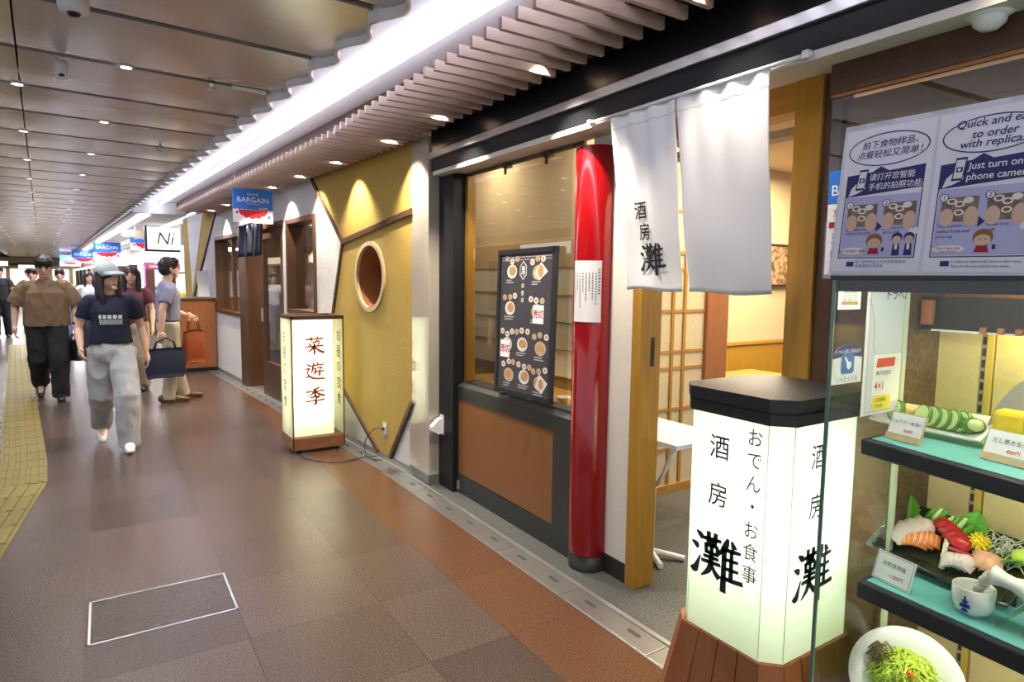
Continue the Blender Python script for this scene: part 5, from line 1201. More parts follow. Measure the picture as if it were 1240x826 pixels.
def shreds(name, i0, i1, j0, j1, h, n, mat, label, ln=0.05, seed=1, grow=None):
    rnd = random.Random(seed); q = B(); pc_ = None
    for k in range(n):
        p = Vector(ppt(i0+(i1-i0)*rnd.random(), j0+(j1-j0)*rnd.random(), h*rnd.random())) if grow is None else Vector(grow(rnd))
        a = rnd.random()*6.28; d = Vector((math.cos(a), math.sin(a), 0.5*rnd.random()))*ln*(0.5+rnd.random()*0.7); q.tube([p-d/2, p+Vector((0, 0, 0.01)), p+d/2-Vector((0, 0, 0.006))], 0.0016, 4)
    o = build(q, name, mat); tag(o, label, 'garnish', None, 'stuff'); return o
shreds('radish_shreds', 0.62, 0.95, 0.60, 0.85, 0.04, 130, M_['radish'], 'white shredded radish along the back of the platter'); shreds('radish_shreds', 0.08, 0.3, 0.35, 0.5, 0.03, 60, M_['radish'], 'white shredded radish under the pale fish at left', seed=2)
spr = thing('radish_sprouts', 'bundle of radish sprouts with green heads before the tuna', 'garnish', ppt(0.5, 0.3, 0.02)); q = B(); q2 = B(); rnd = random.Random(6)
for k in range(16):
    a = Vector(ppt(0.535+0.03*rnd.random(), 0.10+0.05*rnd.random(), 0.014)); c = Vector(ppt(0.475+0.05*rnd.random(), 0.46+0.06*rnd.random(), 0.06)); q.tube([a, (a+c)/2+Vector((0, 0, 0.012)), c], 0.0022, 5); q2.ball(c+Vector((0, 0, 0.002)), (0.008, 0.008, 0.005), 6, 4)
build(q, 'stems', M_['sprout_stem'], spr)['kind'] = 'stuff'; build(q2, 'leaves', M_['shiso_green'], spr)['kind'] = 'stuff'
# ---- sake cup, pouring flask, clear stand
cp_ = thing('sake_cup', 'white ceramic sake cup with a blue mark on the lower shelf', 'cup', (0.648, -1.80, Z2))
build(B().lathe([(0.001, 0.004), (0.020, 0.003), (0.022, 0.0), (0.024, 0.006), (0.040, 0.014), (0.044, 0.03), (0.046, 0.072), (0.0435, 0.074), (0.041, 0.07), (0.039, 0.03), (0.001, 0.022)], (0.648, -1.80, Z2), 32), 'body', ceramic, cp_)
blu = pm('cobalt_glaze', (0.02, 0.035, 0.32), 0.3); q = B(); 
def cupfr(ang, a, z): t_ = ang+a/0.0452; return (0.648+0.0462*math.cos(t_), -1.80+0.0462*math.sin(t_), Z2+z)
ac = math.atan2(1.80, -0.648)-0.35
for s_ in ([(-0.002, 0.058), (0.002, 0.058), (0.002, 0.046), (-0.002, 0.046)], [(-0.008, 0.047), (0.008, 0.047), (0.003, 0.039), (-0.003, 0.039)], [(-0.010, 0.038), (0.010, 0.038), (0.012, 0.028), (-0.012, 0.028)], [(-0.004, 0.027), (0.004, 0.027), (0.009, 0.018), (-0.009, 0.018)]): q.add([cupfr(ac, -a, z) for a, z in s_], [(0, 1, 2, 3)])
build(q, 'blue_mark', blu, cp_)
tk = thing('sake_flask', 'white ceramic sake flask tilted to pour into the cup', 'flask', (0.50, -1.80, Z2+0.1)); q0 = Vector((0.612, -1.797, Z2+0.118)); dv = Vector((-1, -0.02, -0.16)).normalized()
pr = [(0.0, 0.026), (0.008, 0.024), (0.025, 0.018), (0.045, 0.017), (0.065, 0.024), (0.085, 0.036), (0.12, 0.044), (0.19, 0.045), (0.205, 0.035)]
ob = build(B().tube([q0+dv*a for a, _ in pr], [r for _, r in pr], 28), 'body', ceramic, tk); build(B().tube([q0-dv*0.0005, q0+dv*0.02], [0.021, 0.015], 20), 'mouth', pm('cream_inside', (0.55, 0.5, 0.36), 0.4), tk)
st = pm('clear_resin', (0.80, 0.78, 0.66), 0.12, trans=0.35, coat=0.5); q = B(); rnd = random.Random(9)
for k in range(14): t_ = k/13; q.ball(q0+(Vector((0.640, -1.80, Z2+0.06))-q0)*t_+Vector((rnd.uniform(-.004, .004), rnd.uniform(-.004, .004), 0.008*math.sin(3.1*t_))), 0.009+0.004*rnd.random(), 10, 6)
build(q, 'poured_sake', st, tk); 
ac_ = thing('acrylic_stand', 'clear acrylic stand under the tilted sake flask', 'stand', (0.56, -1.80, Z2)); q = B(); q.bar((0.59, -1.78, Z2+0.002), (0.535, -1.79, Z2+0.075), 0.03, 0.005); q.bar((0.50, -1.80, Z2+0.002), (0.535, -1.79, Z2+0.075), 0.03, 0.005); build(q, 'bent_plate', aglass, ac_)
# ---- big salad bowl, tipped to the viewer
bc = Vector((0.80, -1.83, 0.405)); tl = Matrix.Rotation(0.62, 3, Vector((1, -0.30, 0)))
nrm = Vector((-0.40, 0.72, 0.62)).normalized(); tl = Vector((0, 0, 1)).rotation_difference(nrm).to_matrix()
sb = thing('salad_bowl', 'large white bowl of shredded salad tipped forward at the bottom of the case', 'bowl', bc-Vector((0, 0, 0.10)))
build(B().lathe([(0.001, -0.052), (0.05, -0.056), (0.06, -0.062), (0.066, -0.05), (0.11, -0.025), (0.142, 0.010), (0.140, 0.014), (0.105, -0.014), (0.06, -0.036), (0.001, -0.040)], bc, 48, tilt=tl), 'body', ceramic, sb)
build(B().cyl(bc-nrm*0.06-Vector((0, 0, 0.02)), (bc.x, bc.y-0.08, 0.062), 0.03), 'stand', plastic_w, sb)
def mound(r0, hz, cx=0.0, cy=0.0):
    def g(rnd):
        a = rnd.random()*6.28; r_ = r0*math.sqrt(rnd.random()); z = hz*(1-(r_/r0)**2)-0.03; return bc+tl @ Vector((cx+r_*math.cos(a), cy+r_*math.sin(a), z))
    return g
cab = pm('shredded_cabbage', (0.66, 0.82, 0.10), 0.5)
core = build(B().lathe([(0.085, -0.035), (0.07, -0.005), (0.03, 0.028), (0.001, 0.034)], bc, 24, tilt=tl), 'salad_heap', pm('salad_green', (0.42, 0.6, 0.06), 0.6, bump=(80, 1.0))); tag(core, 'rounded heap of pale green salad filling the white bowl', 'salad')
shreds('cabbage_shreds', 0, 0, 0, 0, 0, 420, cab, 'bright yellow green shredded cabbage on the salad heap', 0.05, 3, mound(0.085, 0.075))
shreds('lettuce_shreds', 0, 0, 0, 0, 0, 70, pm('red_lettuce', (0.16, 0.12, 0.03), 0.5), 'dark shredded lettuce at the edge of the salad heap', 0.045, 4, mound(0.04, 0.05, 0.075, -0.02))
shreds('carrot_shreds', 0, 0, 0, 0, 0, 26, pm('carrot', (0.9, 0.25, 0.03), 0.5), 'orange carrot shreds on top of the salad', 0.03, 5, mound(0.025, 0.085, 0.0, -0.01))
# thin yellow cord under the upper shelf
cc = thing('looped_cord', 'thin pale cord looping under the upper shelf of the case', 'cord', (0.86, -1.9, 1.0)); build(B().tube([(0.905, -1.95, 1.06), (0.88, -1.93, 1.01), (0.85, -1.92, 0.998), (0.82, -1.93, 1.005), (0.78, -1.98, 1.03)], 0.003, 6), 'cable', pm('pale_cord', (0.7, 0.6, 0.3), 0.5), cc)
# ---------------------------------------------------------------- stickers on the side pane
def sheet_on_side(name, label, y0, y1, z0, z1, mat, cat):
    t = thing(name, label, cat, (XC+0.002, (y0+y1)/2, z0)); fr = Frame((XC-0.0065, y0, z0), (0, -1, 0), (0, 0, 1)); q = B(); fbox(q, fr, 0, 0, y0-y1, z1-z0, -0.0004, 0.0); build(q, 'sheet', mat, t); return t, fr, y0-y1, z1-z0
t, fr, wd, hg = sheet_on_side('small_sticker', 'small white sticker with rows of brown dots at top of the side pane', -1.566, -1.672, 1.437, 1.508, paper, 'sticker')
q = B()
for r_ in range(2):
    for k in range(6): ell(q, fr, wd*(0.25+0.1*k), hg*(0.78-0.14*r_), 0.0035, 0.0035, 0.001, 10)
rect(q, fr, 0.014, 0.012, wd-0.014, 0.02, 0.001); build(q, 'print', pm('brown_sticker_ink', (0.45, 0.25, 0.07), 0.6), t)
q = B(); put_text(q, fr, '認証店', 0.022, wd*0.5, hg*0.42, 0.001, 'C', 0.0, 1.1); build(q, 'lettering', pm('grey_print', (0.3, 0.3, 0.3), 0.6), t)
t, fr, wd, hg = sheet_on_side('arched_sticker', 'white arched sticker with a blue square emblem on the side pane', -1.556, -1.696, 1.243, 1.315, paper, 'sticker')
q = B(); ell(q, fr, wd*0.5, hg-0.001, wd*0.5, 0.032, 0.0004, 24, 0, math.pi); build(q, 'arch', paper, t)
q = B(); polyp(q, fr, [(0, hg*0.93)]+[(wd*0.5-wd*0.5*math.cos(math.pi*i/20), hg-0.001+0.032*math.sin(math.pi*i/20)) for i in range(21)]+[(wd, hg*0.93), (wd*0.5, hg*1.04)], 0.0012); build(q, 'arch_band', navy, t)
q = B(); put_text(q, fr, 'いつも元気に来店ます', 0.012, wd*0.5, hg+0.013, 0.002, 'C', 0.004); build(q, 'band_lettering', white_i, t)
q = B(); a0, c0 = wd*0.5-0.030, hg*0.36; fbm = [(a0+0.006, c0), (a0+0.054, c0), (a0+0.06, c0+0.006), (a0+0.06, c0+0.046), (a0+0.054, c0+0.052), (a0+0.006, c0+0.052), (a0, c0+0.046), (a0, c0+0.006)]; polyp(q, fr, fbm, 0.0014); build(q, 'blue_square', pm('emblem_blue', (0.04, 0.16, 0.45), 0.5), t)
q = B(); polyp(q, fr, [(a0+0.012, c0+0.046), (a0+0.02, c0+0.044), (a0+0.03, c0+0.033), (a0+0.045, c0+0.030), (a0+0.046, c0+0.018), (a0+0.033, c0+0.010), (a0+0.024, c0+0.018), (a0+0.024, c0+0.028)], 0.002); build(q, 'white_figure', white_i, t)
q = B(); put_text(q, fr, 'いっとくパス', 0.017, wd*0.5, hg*0.17, 0.0014, 'C', 0.0); build(q, 'lettering', navy, t)
t, fr, wd, hg = sheet_on_side('route_poster', 'pale route map poster on the side pane with a yellow note', -1.704, -1.90, 1.145, 1.508, pm('pale_blue_paper', (0.62, 0.66, 0.72), 0.6), 'poster')
q = B(); rect(q, fr, 0, 0, 0.014, hg, 0.0006); rect(q, fr, 0.05, 0.03, wd, 0.165, 0.0008); build(q, 'white_box', white_i, t)
q = B(); pts_ = [(0.012, 0.32), (0.03, 0.29), (0.045, 0.24), (0.043, 0.20), (0.05, 0.17)]
for a, c in zip(pts_, pts_[1:]): 
    d = (Vector((*c, 0))-Vector((*a, 0))).normalized()*0.0012; polyp(q, fr, [(a[0]-d.y, a[1]+d.x), (a[0]+d.y, a[1]-d.x), (c[0]+d.y, c[1]-d.x), (c[0]-d.y, c[1]+d.x)], 0.0009)
rect(q, fr, 0.018, 0.004, 0.0195, hg, 0.0009); rect(q, fr, 0.018, 0.008, 0.16, 0.0095, 0.0009); build(q, 'route_line', pm('rose_line', (0.55, 0.2, 0.25), 0.6), t)
q = B(); put_text(q, fr, 'トラベル', 0.034, 0.10, 0.318, 0.001, 'L', 0.006); put_text(q, fr, '神戸市内の', 0.016, 0.065, 0.108, 0.0014, 'L'); build(q, 'lettering', ink, t)
q = B(); polyp(q, fr, [(0.065, 0.13), (0.16, 0.13), (0.165, 0.155), (0.07, 0.155)], 0.0012); put_text(q, fr, '4×1', 0.034, 0.06, 0.067, 0.0014, 'L', 0.004); build(q, 'red_print', redink, t)
q = B(); rect(q, fr, 0.056, 0.012, 0.15, 0.052, 0.0012); build(q, 'yellow_note', yel_p, t)
q = B(); put_text(q, fr, '２日間乗車', 0.013, 0.064, 0.034, 0.0016, 'L'); put_text(q, fr, '有効券', 0.013, 0.07, 0.018, 0.0016, 'L'); build(q, 'note_lettering', ink, t)
# ---------------------------------------------------------------- poster board on the rim, laminated, leaning back
pb = thing('order_poster', 'laminated blue and white how to order poster leaning above the show case', 'poster', (0.73, -1.575, 1.525))
po_ = Vector((0.940, -1.572, 1.527)); pu = Vector((0.933, -1.602, 1.897))-po_
fr = Frame(po_, (-1, 0, -0.012), pu); PW, PH = 0.86, 0.372
q = B(); fbox(q, fr, 0, 0, PW, PH, -0.003, 0.0); build(q, 'laminate', pm('laminate', (0.78, 0.78, 0.88), 0.2, coat=0.6), pb)
for pg in (0, 1):
    a0 = 0.008+0.213*pg; w_, h_ = 0.205, PH-0.022
    q = B(); rect(q, fr, a0, 0.008, a0+w_, 0.008+h_, 0.0004); pgm = build(q, 'page', pm('page_paper', (0.86, 0.86, 0.94), 0.5) if pg == 0 else MATS['page_paper'], pb)
    N, Wh, Li, Ph, Sk, Hr, Tx = B(), B(), B(), B(), B(), B(), B()
    cxx = a0+w_*0.5; cyy = 0.303
    ringl(N, fr, cxx, cyy, w_*0.46, 0.040, 0.0028, 0.0008)
    polyp(N, fr, [(a0+0.012, 0.192), (a0+w_-0.012, 0.204), (a0+w_-0.012, 0.256), (cxx+0.01, 0.250), (cxx-0.01, 0.262), (cxx-0.03, 0.250), (a0+0.012, 0.246)], 0.0008)
    for e_ in ((a0+0.012, 0.040, a0+0.0145, 0.2), (a0+w_-0.0145, 0.040, a0+w_-0.012, 0.205), (a0+0.012, 0.040, a0+w_-0.012, 0.0425)): rect(N, fr, *e_, 0.0008)
    rect(Li, fr, a0+0.016, 0.044, a0+w_-0.016, 0.191, 0.0006)
    # phone in a hand
    polyp(Wh, fr, [(a0+0.020, 0.194), (a0+0.040, 0.200), (a0+0.060, 0.210), (a0+0.058, 0.236), (a0+0.040, 0.228), (a0+0.026, 0.214)], 0.0012)
    polyp(N, fr, [(a0+0.036, 0.208), (a0+0.058, 0.208), (a0+0.064, 0.258), (a0+0.042, 0.258)], 0.0014); polyp(Wh, fr, [(a0+0.0395, 0.213), (a0+0.057, 0.213), (a0+0.061, 0.253), (a0+0.0435, 0.253)], 0.0018); rect(N, fr, a0+0.044, 0.226, a0+0.057, 0.237, 0.0022); ell(Wh, fr, a0+0.0505, 0.2315, 0.0035, 0.0035, 0.0026, 12)
    # two photographs, arrow, numbers
    for k in range(2):
        x0_ = a0+0.024+0.088*k; rect(Ph, fr, x0_, 0.118, x0_+0.072, 0.172, 0.0010)
        ell(Sk, fr, x0_+0.012, 0.128, 0.014, 0.02, 0.0012); ell(Sk, fr, x0_+0.060, 0.128, 0.014, 0.022, 0.0012)
        for u_, v_ in ((0.02, 0.045), (0.036, 0.038), (0.052, 0.046), (0.036, 0.02)): ell(Wh, fr, x0_+u_, 0.118+v_, 0.010, 0.007, 0.0013)
        for u_, v_ in ((0.02, 0.045), (0.036, 0.038), (0.036, 0.02)): ell(Hr, fr, x0_+u_, 0.118+v_, 0.006, 0.004, 0.0015)
        ringl(N, fr, x0_+0.004, 0.172, 0.009, 0.009, 0.0014, 0.002); ell(Wh, fr, x0_+0.004, 0.172, 0.0078, 0.0078, 0.0018); put_text(N, fr, str(k+1), 0.012, x0_+0.004, 0.172, 0.0022, 'C', 0.01)
    polyp(N, fr, [(a0+0.099, 0.104), (a0+0.112, 0.116), (a0+0.099, 0.128)], 0.0018)
    # people drawn below: a girl with brown hair, two staff (first page)
    gx = a0+0.098 if pg == 0 else a0+0.112
    ell(Hr, fr, gx, 0.082, 0.019, 0.018, 0.0012); ell(Sk, fr, gx, 0.076, 0.0155, 0.012, 0.0014); polyp(Tx, fr, [(gx-0.014, 0.05), (gx+0.014, 0.05), (gx+0.009, 0.066), (gx-0.009, 0.066)], 0.0011); rect(N, fr, gx+0.019, 0.056, gx+0.025, 0.066, 0.0014)
    for sg in (-1, 1): ell(N, fr, gx+0.005*sg, 0.078, 0.0012, 0.0018, 0.0018, 8)
    if pg == 0:
        for k in range(2):
            sx_ = a0+0.150+0.027*k; ell(N, fr, sx_, 0.088, 0.012, 0.012, 0.0012); ell(Sk, fr, sx_, 0.084, 0.0095, 0.008, 0.0014); polyp(N, fr, [(sx_-0.009, 0.046), (sx_+0.009, 0.046), (sx_+0.007, 0.074), (sx_-0.007, 0.074)], 0.0011); rect(Wh, fr, sx_-0.003, 0.06, sx_+0.003, 0.074, 0.0014)
    ell(Wh, fr, a0+0.048, 0.058, 0.032, 0.009, 0.0009); ell(Wh, fr, a0+0.186, 0.103, 0.012, 0.008, 0.0009)
    rect(N, fr, a0+0.036, 0.020, a0+0.054, 0.032, 0.0008)
    if pg == 0:
        for ln_, z in (('拍下食物样品、', 0.317), ('点餐轻松又简单！', 0.293)): put_text(N, fr, ln_, 0.0205, cxx+0.004, z, 0.001, 'C', 0.006, 1.0, 0.12)
        for ln_, z in (('请打开您智能', 0.236), ('手机的拍照功能。', 0.213)): put_text(Wh, fr, ln_, 0.0185, a0+0.068, z-0.006, 0.0016, 'L', 0.006, 0.95, 0.06)
        put_text(N, fr, '拍摄想要点的食物样品', 0.0078, a0+0.024, 0.108, 0.001); put_text(N, fr, '并把照片给店员看', 0.0078, a0+0.024, 0.098, 0.001); put_text(N, fr, '把照片给店员看即可', 0.0078, a0+0.116, 0.108, 0.001); put_text(N, fr, '就可以点餐', 0.0078, a0+0.116, 0.098, 0.001)
        put_text(Tx, fr, '这个可以吗？谢谢。', 0.0082, a0+0.048, 0.058, 0.0014, 'C', 0.01); put_text(N, fr, '除了食物样品之外还有其他菜单', 0.0085, a0+0.058, 0.028, 0.001); put_text(N, fr, '详情请看店内菜单', 0.0085, a0+0.058, 0.018, 0.001)
    else:
        for ln_, z in (('Quick and easy', 0.327), ('to order', 0.305), ('with replicas!', 0.283)): put_text(N, fr, ln_, 0.0235, cxx+0.006, z, 0.001, 'C', 0.012, 1.02, 0.16)
        for ln_, z in (('Just turn on your', 0.234), ('phone camera', 0.211)): put_text(Wh, fr, ln_, 0.0215, a0+0.066, z-0.004, 0.0016, 'L', 0.012, 0.95, 0.05)
        for k, ln_ in enumerate(('Take a photo of', 'replica foods and', 'price tag.')): put_text(N, fr, ln_, 0.0095, a0+0.020, 0.106-0.0115*k, 0.001, 'L', 0.006)
        for k, ln_ in enumerate(('Show it to', 'staff.')): put_text(N, fr, ln_, 0.0095, a0+0.116, 0.106-0.0115*k, 0.001, 'L', 0.006)
        put_text(Tx, fr, 'Can I have this', 0.0078, a0+0.048, 0.060, 0.0014, 'C', 0.008); put_text(Tx, fr, 'one please?', 0.0078, a0+0.048, 0.052, 0.0014, 'C', 0.008); put_text(N, fr, 'In addition to replica foods, there are other menus.', 0.0078, a0+0.058, 0.028, 0.001, 'L', 0.004, 0.8); put_text(N, fr, 'Please see the menu book for more details.', 0.0078, a0+0.058, 0.018, 0.001, 'L', 0.004, 0.8)
    hair_b = MATS.get('print_hair') or pm('print_hair', (0.30, 0.13, 0.04), 0.6); skin_p = MATS.get('print_skin') or pm('print_skin', (0.72, 0.5, 0.36), 0.6); ph_m = MATS.get('print_photo') or pm('print_photo', (0.12, 0.075, 0.05), 0.5, var=(60, (0.34, 0.25, 0.16), 0.5))
    for q, nm_, m_ in ((Li, 'tinted_field', paper_l), (N, 'navy_print', navy), (Ph, 'photo', ph_m), (Sk, 'skin_tone_print', skin_p), (Hr, 'brown_print', hair_b), (Tx, 'red_print', dredink), (Wh, 'white_print', white_i)): build(q, nm_, m_, pgm)
q = B(); 
for a, c in ((0.0, PH-0.012), (0.07, PH-0.010), (0.20, PH-0.010), (0.35, PH-0.010)): q = B(); fbox(q, fr, a, c, a+0.05, c+0.022, 0.0006, 0.0012); build(q, 'tape', aglass, pb)
for a, x in ((0.1, 0.84), (0.6, 0.34)): build(B().bar(fr.p(a, 0.3, -0.003), (x, -1.80, 1.526), 0.02, 0.004), 'prop', aglass, pb)
# small sale notice behind it on the brown wall
sn = thing('sale_notice', 'narrow blue and white sale notice half hidden behind the order poster', 'notice', (1.10, -2.07, 1.53)); fr = Frame((1.255, -2.072, 1.535), (-1, 0, 0), (0, 0, 1))
q = B(); fbox(q, fr, 0, 0, 0.24, 0.345, -0.002, 0.0); build(q, 'sheet', paper, sn); q = B(); rect(q, fr, 0, 0.235, 0.24, 0.345, 0.0006); build(q, 'blue_field', blue_p, sn)
q = B(); put_text(q, fr, 'BARGAIN', 0.05, 0.012, 0.262, 0.0012, 'L', 0.006); build(q, 'lettering', white_i, sn); q = B(); put_text(q, fr, '女', 0.03, 0.02, 0.195, 0.001); rect(q, fr, 0.008, 0.155, 0.1, 0.175, 0.001); build(q, 'red_print', dredink, sn)
q = B(); vtext(q, fr, 'まで開催', 0.026, 0.03, 0.13, 0.03, 0.001); build(q, 'black_print', ink, sn)
# ---------------------------------------------------------------- people
skin_m = pm('skin', (0.62, 0.38, 0.27), 0.5, sss=0.06); hair_k = pm('black_hair', (0.018, 0.013, 0.012), 0.45); eye_m = pm('eye_dark', (0.02, 0.015, 0.012), 0.2); lip_m = pm('lip', (0.42, 0.13, 0.11), 0.5)
def Rz(a): return Matrix.Rotation(a, 3, 'Z')
def hand(b, wrist, d, pn, curl, L=0.175):
    """palm and five unequal, bent fingers; d = forearm direction, pn = palm normal"""
    d = Vector(d).normalized(); pn = (Vector(pn)-d*Vector(pn).dot(d)).normalized(); s_ = d.cross(pn); wrist = Vector(wrist)
    b.tube([wrist-d*0.02, wrist+d*0.02, wrist+d*0.055, wrist+d*0.088], [0.024, 0.030, 0.037, 0.034], 10, flat=0.5) if abs(d.cross(Vector((0, 0, 1))).dot(s_)) > 0.5 else b.ball(wrist+d*0.045, (0.034, 0.026, 0.05))
    for k, (off, ln, r) in enumerate(((0.030, 0.070, 0.0085), (0.010, 0.080, 0.009), (-0.011, 0.074, 0.0085), (-0.030, 0.058, 0.0078))):
        p = wrist+d*0.078+s_*off; pts = [p-d*0.02, p]; a = curl*0.35
        for seg in (0.42, 0.32, 0.26):
            dd = d*math.cos(a)+pn*math.sin(a); p = p+dd*ln*seg*1.1; pts.append(p); a += curl*0.6
        b.tube(pts, [r, r, r*0.98, r*0.92, r*0.8], 7)
    p = wrist+d*0.028+s_*0.026; q = [p, p+s_*0.022+d*0.026+pn*0.010, p+s_*0.026+d*0.052+pn*0.022*(0.6+curl*0.5)]; b.tube(q, [0.012, 0.0105, 0.008], 7)
def person(name, label, pos, heading, H, J, cols, female=False, voxel=0.0075, head_yaw=0.0, head_pitch=0.0, group=None, face=True, hair='short', legs_wide=1.0, sleeve=0.55, shirt_loose=1.0, shoes=None, crop=0.0, seed=1, curl=(0.7, 0.7)):
    """J: joints in the person's frame, metres for a 1.70 m figure (x forward, y left, z up)"""
    k = H/1.70; R = Rz(heading); P = Vector(pos)
    def W(p): return P+R @ (Vector(p)*k)
    root = thing(name, label, 'person', pos, group)
    pel, che, nk = [Vector(J[a]) for a in ('pelvis', 'chest', 'neck')]
    hc = Vector(J['head'])
    Rh = Rz(head_yaw) @ Matrix.Rotation(head_pitch, 3, 'Y')
    fem = 0.9 if female else 1.0
    # ---- body: one continuous surface
    b = B(xf=lambda x, y, z: W((x, y, z)))
    def rg(c, rx, ry): return (c.x, c.y, c.z, rx, ry)
    mid = pel.lerp(che, 0.5)
    torso = [rg(pel+Vector((0, 0, -0.09)), 0.085, 0.11), rg(pel, 0.105, 0.155 if not female else 0.165), rg(mid, 0.09, 0.125*fem), rg(che+Vector((0, 0, -0.06)), 0.108, 0.155*fem), rg(che+Vector((0, 0, 0.06)), 0.085, 0.15*fem), rg(nk+Vector((0, 0, -0.03)), 0.055, 0.075)]
    b.rings(torso, 18)
    b.tube([nk-Vector((0, 0, 0.06)), nk, hc-Vector((0, 0, 0.07))], [0.062*fem, 0.054*fem, 0.054*fem], 14)
    sides = ('L', 'R')
    for s_, sg in zip(sides, (1, -1)):
        sh, el, wr_ = [Vector(J[a+s_]) for a in ('sh', 'el', 'wr')]
        b.tube([sh+Vector((0, -0.05*sg, -0.005)), sh+Vector((0, -0.012*sg, -0.008)), sh.lerp(el, 0.5), el, el.lerp(wr_, 0.35), wr_], [0.05*fem, 0.054*fem, 0.046*fem, 0.039*fem, 0.040*fem, 0.026*fem], 12)
        hp, kn, an = [Vector(J[a+s_]) for a in ('hp', 'kn', 'an')]
        b.tube([hp+Vector((0, 0, 0.05)), hp, hp.lerp(kn, 0.5), kn, kn.lerp(an, 0.3), an], [0.085, 0.088, 0.074, 0.055, 0.056, 0.036], 12)
        t = Vector(J.get('toe'+s_, (1, 0, 0))); b.tube([an-t*0.05-Vector((0, 0, 0.03)), an+t*0.06-Vector((0, 0, 0.035)), an+t*0.14-Vector((0, 0, 0.05))], [0.036, 0.036, 0.026], 10)
        d = (wr_-el).normalized(); hand(b, wr_, d, J.get('pn'+s_, (0, -sg, 0)), curl[0 if s_ == 'L' else 1])
    # head with brow, nose, chin and ears
    def hp_(x, y, z): return hc+Rh @ Vector((x, y, z))
    n_, m_ = 22, 18; Pp = []; Fs = []
    for j in range(m_+1):
        t = math.pi*j/m_
        for i in range(n_):
            a = 2*math.pi*i/n_; x, y, z = math.sin(t)*math.cos(a), math.sin(t)*math.sin(a), math.cos(t)
            zz = z*0.118; wy = 0.076*fem**0.4*(1-0.30*max(0, -z)**1.6); wx = 0.095*(1-0.12*max(0, -z)**1.2)
            xx = x*wx+(0.014 if z < -0.35 and x > 0 else 0)
            if x > 0.6 and -0.1 < z < 0.25: xx -= 0.006*(abs(y) > 0.12)*(abs(y) < 0.62)
            Pp.append(hp_(xx, y*wy, zz))
    for j in range(m_):
        for i in range(n_): Fs.append((j*n_+i, (j+1)*n_+i, (j+1)*n_+(i+1) % n_, j*n_+(i+1) % n_))
    b.add(Pp, Fs, True)
    b.tube([hp_(0.085, 0, 0.022), hp_(0.098, 0, -0.004), hp_(0.107, 0, -0.024), hp_(0.092, 0, -0.034)], [0.009, 0.011, 0.015, 0.010], 8)
    b.ball(hp_(0.078, 0, -0.092), (0.024, 0.026, 0.020)); b.ball(hp_(0.088, 0, -0.058), (0.014, 0.026, 0.013))
    for sg in (1, -1): b.ball(hp_(-0.005, 0.078*sg, -0.008), (0.018, 0.010, 0.030))
    body = build(fuse(b, voxel, 2), 'body', skin_m, root)
    if face:
        for sg in (1, -1):
            build(B(xf=lambda x, y, z: W((x, y, z))).ball(hp_(0.0835, 0.031*sg, 0.010), (0.008, 0.014, 0.006), 10, 6), 'eye', eye_m, root)
            build(B(xf=lambda x, y, z: W((x, y, z))).tube([hp_(0.091, 0.014*sg, 0.030), hp_(0.092, 0.03*sg, 0.034), hp_(0.082, 0.048*sg, 0.028)], [0.0035, 0.004, 0.0025], 6), 'eyebrow', hair_k, root)
        build(B(xf=lambda x, y, z: W((x, y, z))).tube([hp_(0.094, 0.024, -0.060), hp_(0.101, 0, -0.060), hp_(0.094, -0.024, -0.060)], [0.004, 0.0065, 0.004], 8), 'mouth', lip_m, root)
    # ---- hair
    hb = B(xf=lambda x, y, z: W((x, y, z)))
    hb.ball(hp_(-0.014, 0, 0.034), (0.102, 0.090, 0.102), 22, 14)
    hb.ball(hp_(-0.03, 0, -0.01), (0.082, 0.083, 0.085), 20, 12)
    if hair == 'short':
        for i in range(7): a = -0.9+0.3*i; hb.tube([hp_(0.05*math.cos(a), 0.05*math.sin(a), 0.115), hp_(0.092*math.cos(a), 0.083*math.sin(a), 0.085), hp_(0.100*math.cos(a), 0.088*math.sin(a), 0.052-0.01*(i % 2))], [0.024, 0.020, 0.010], 8)
    if hair == 'long':
        for sg in (1, -1):
            hb.tube([hp_(-0.01, 0.072*sg, 0.05), hp_(0.0, 0.086*sg, -0.05), hp_(0.01, 0.085*sg, -0.15), hp_(0.03, 0.075*sg, -0.25)], [0.035, 0.034, 0.034, 0.014], 10)
        hb.tube([hp_(-0.06, 0, 0.03), hp_(-0.085, 0, -0.06), hp_(-0.09, 0, -0.18), hp_(-0.08, 0, -0.25)], [0.06, 0.06, 0.06, 0.03], 12, flat=0.6)
    hb2 = fuse(hb, max(voxel, 0.008), 2, 0.004, 24, seed); build(hb2, 'hair', cols.get('hair', hair_k), root)
    # ---- shirt with short sleeves
    sl_ = shirt_loose; q = B(xf=lambda x, y, z: W((x, y, z))); hem = pel+Vector((0, 0, crop))
    tor = [rg(hem+Vector((0, 0, -0.02)), 0.118*sl_, 0.168*sl_), rg(hem.lerp(che, 0.25), 0.122*sl_, 0.165*sl_*(0.96 if female else 1)), rg(hem.lerp(che, 0.6), 0.122*sl_, 0.160*sl_*fem), rg(che, 0.128*(0.5+0.5*sl_), 0.172*fem*(0.6+0.4*sl_)), rg(che+Vector((0, 0, 0.075)), 0.098, 0.165*fem), rg(nk+Vector((-0.004, 0, -0.035)), 0.072, 0.095*fem), rg(nk+Vector((-0.006, 0, -0.004)), 0.060, 0.066)]
    q.rings(tor, 24)
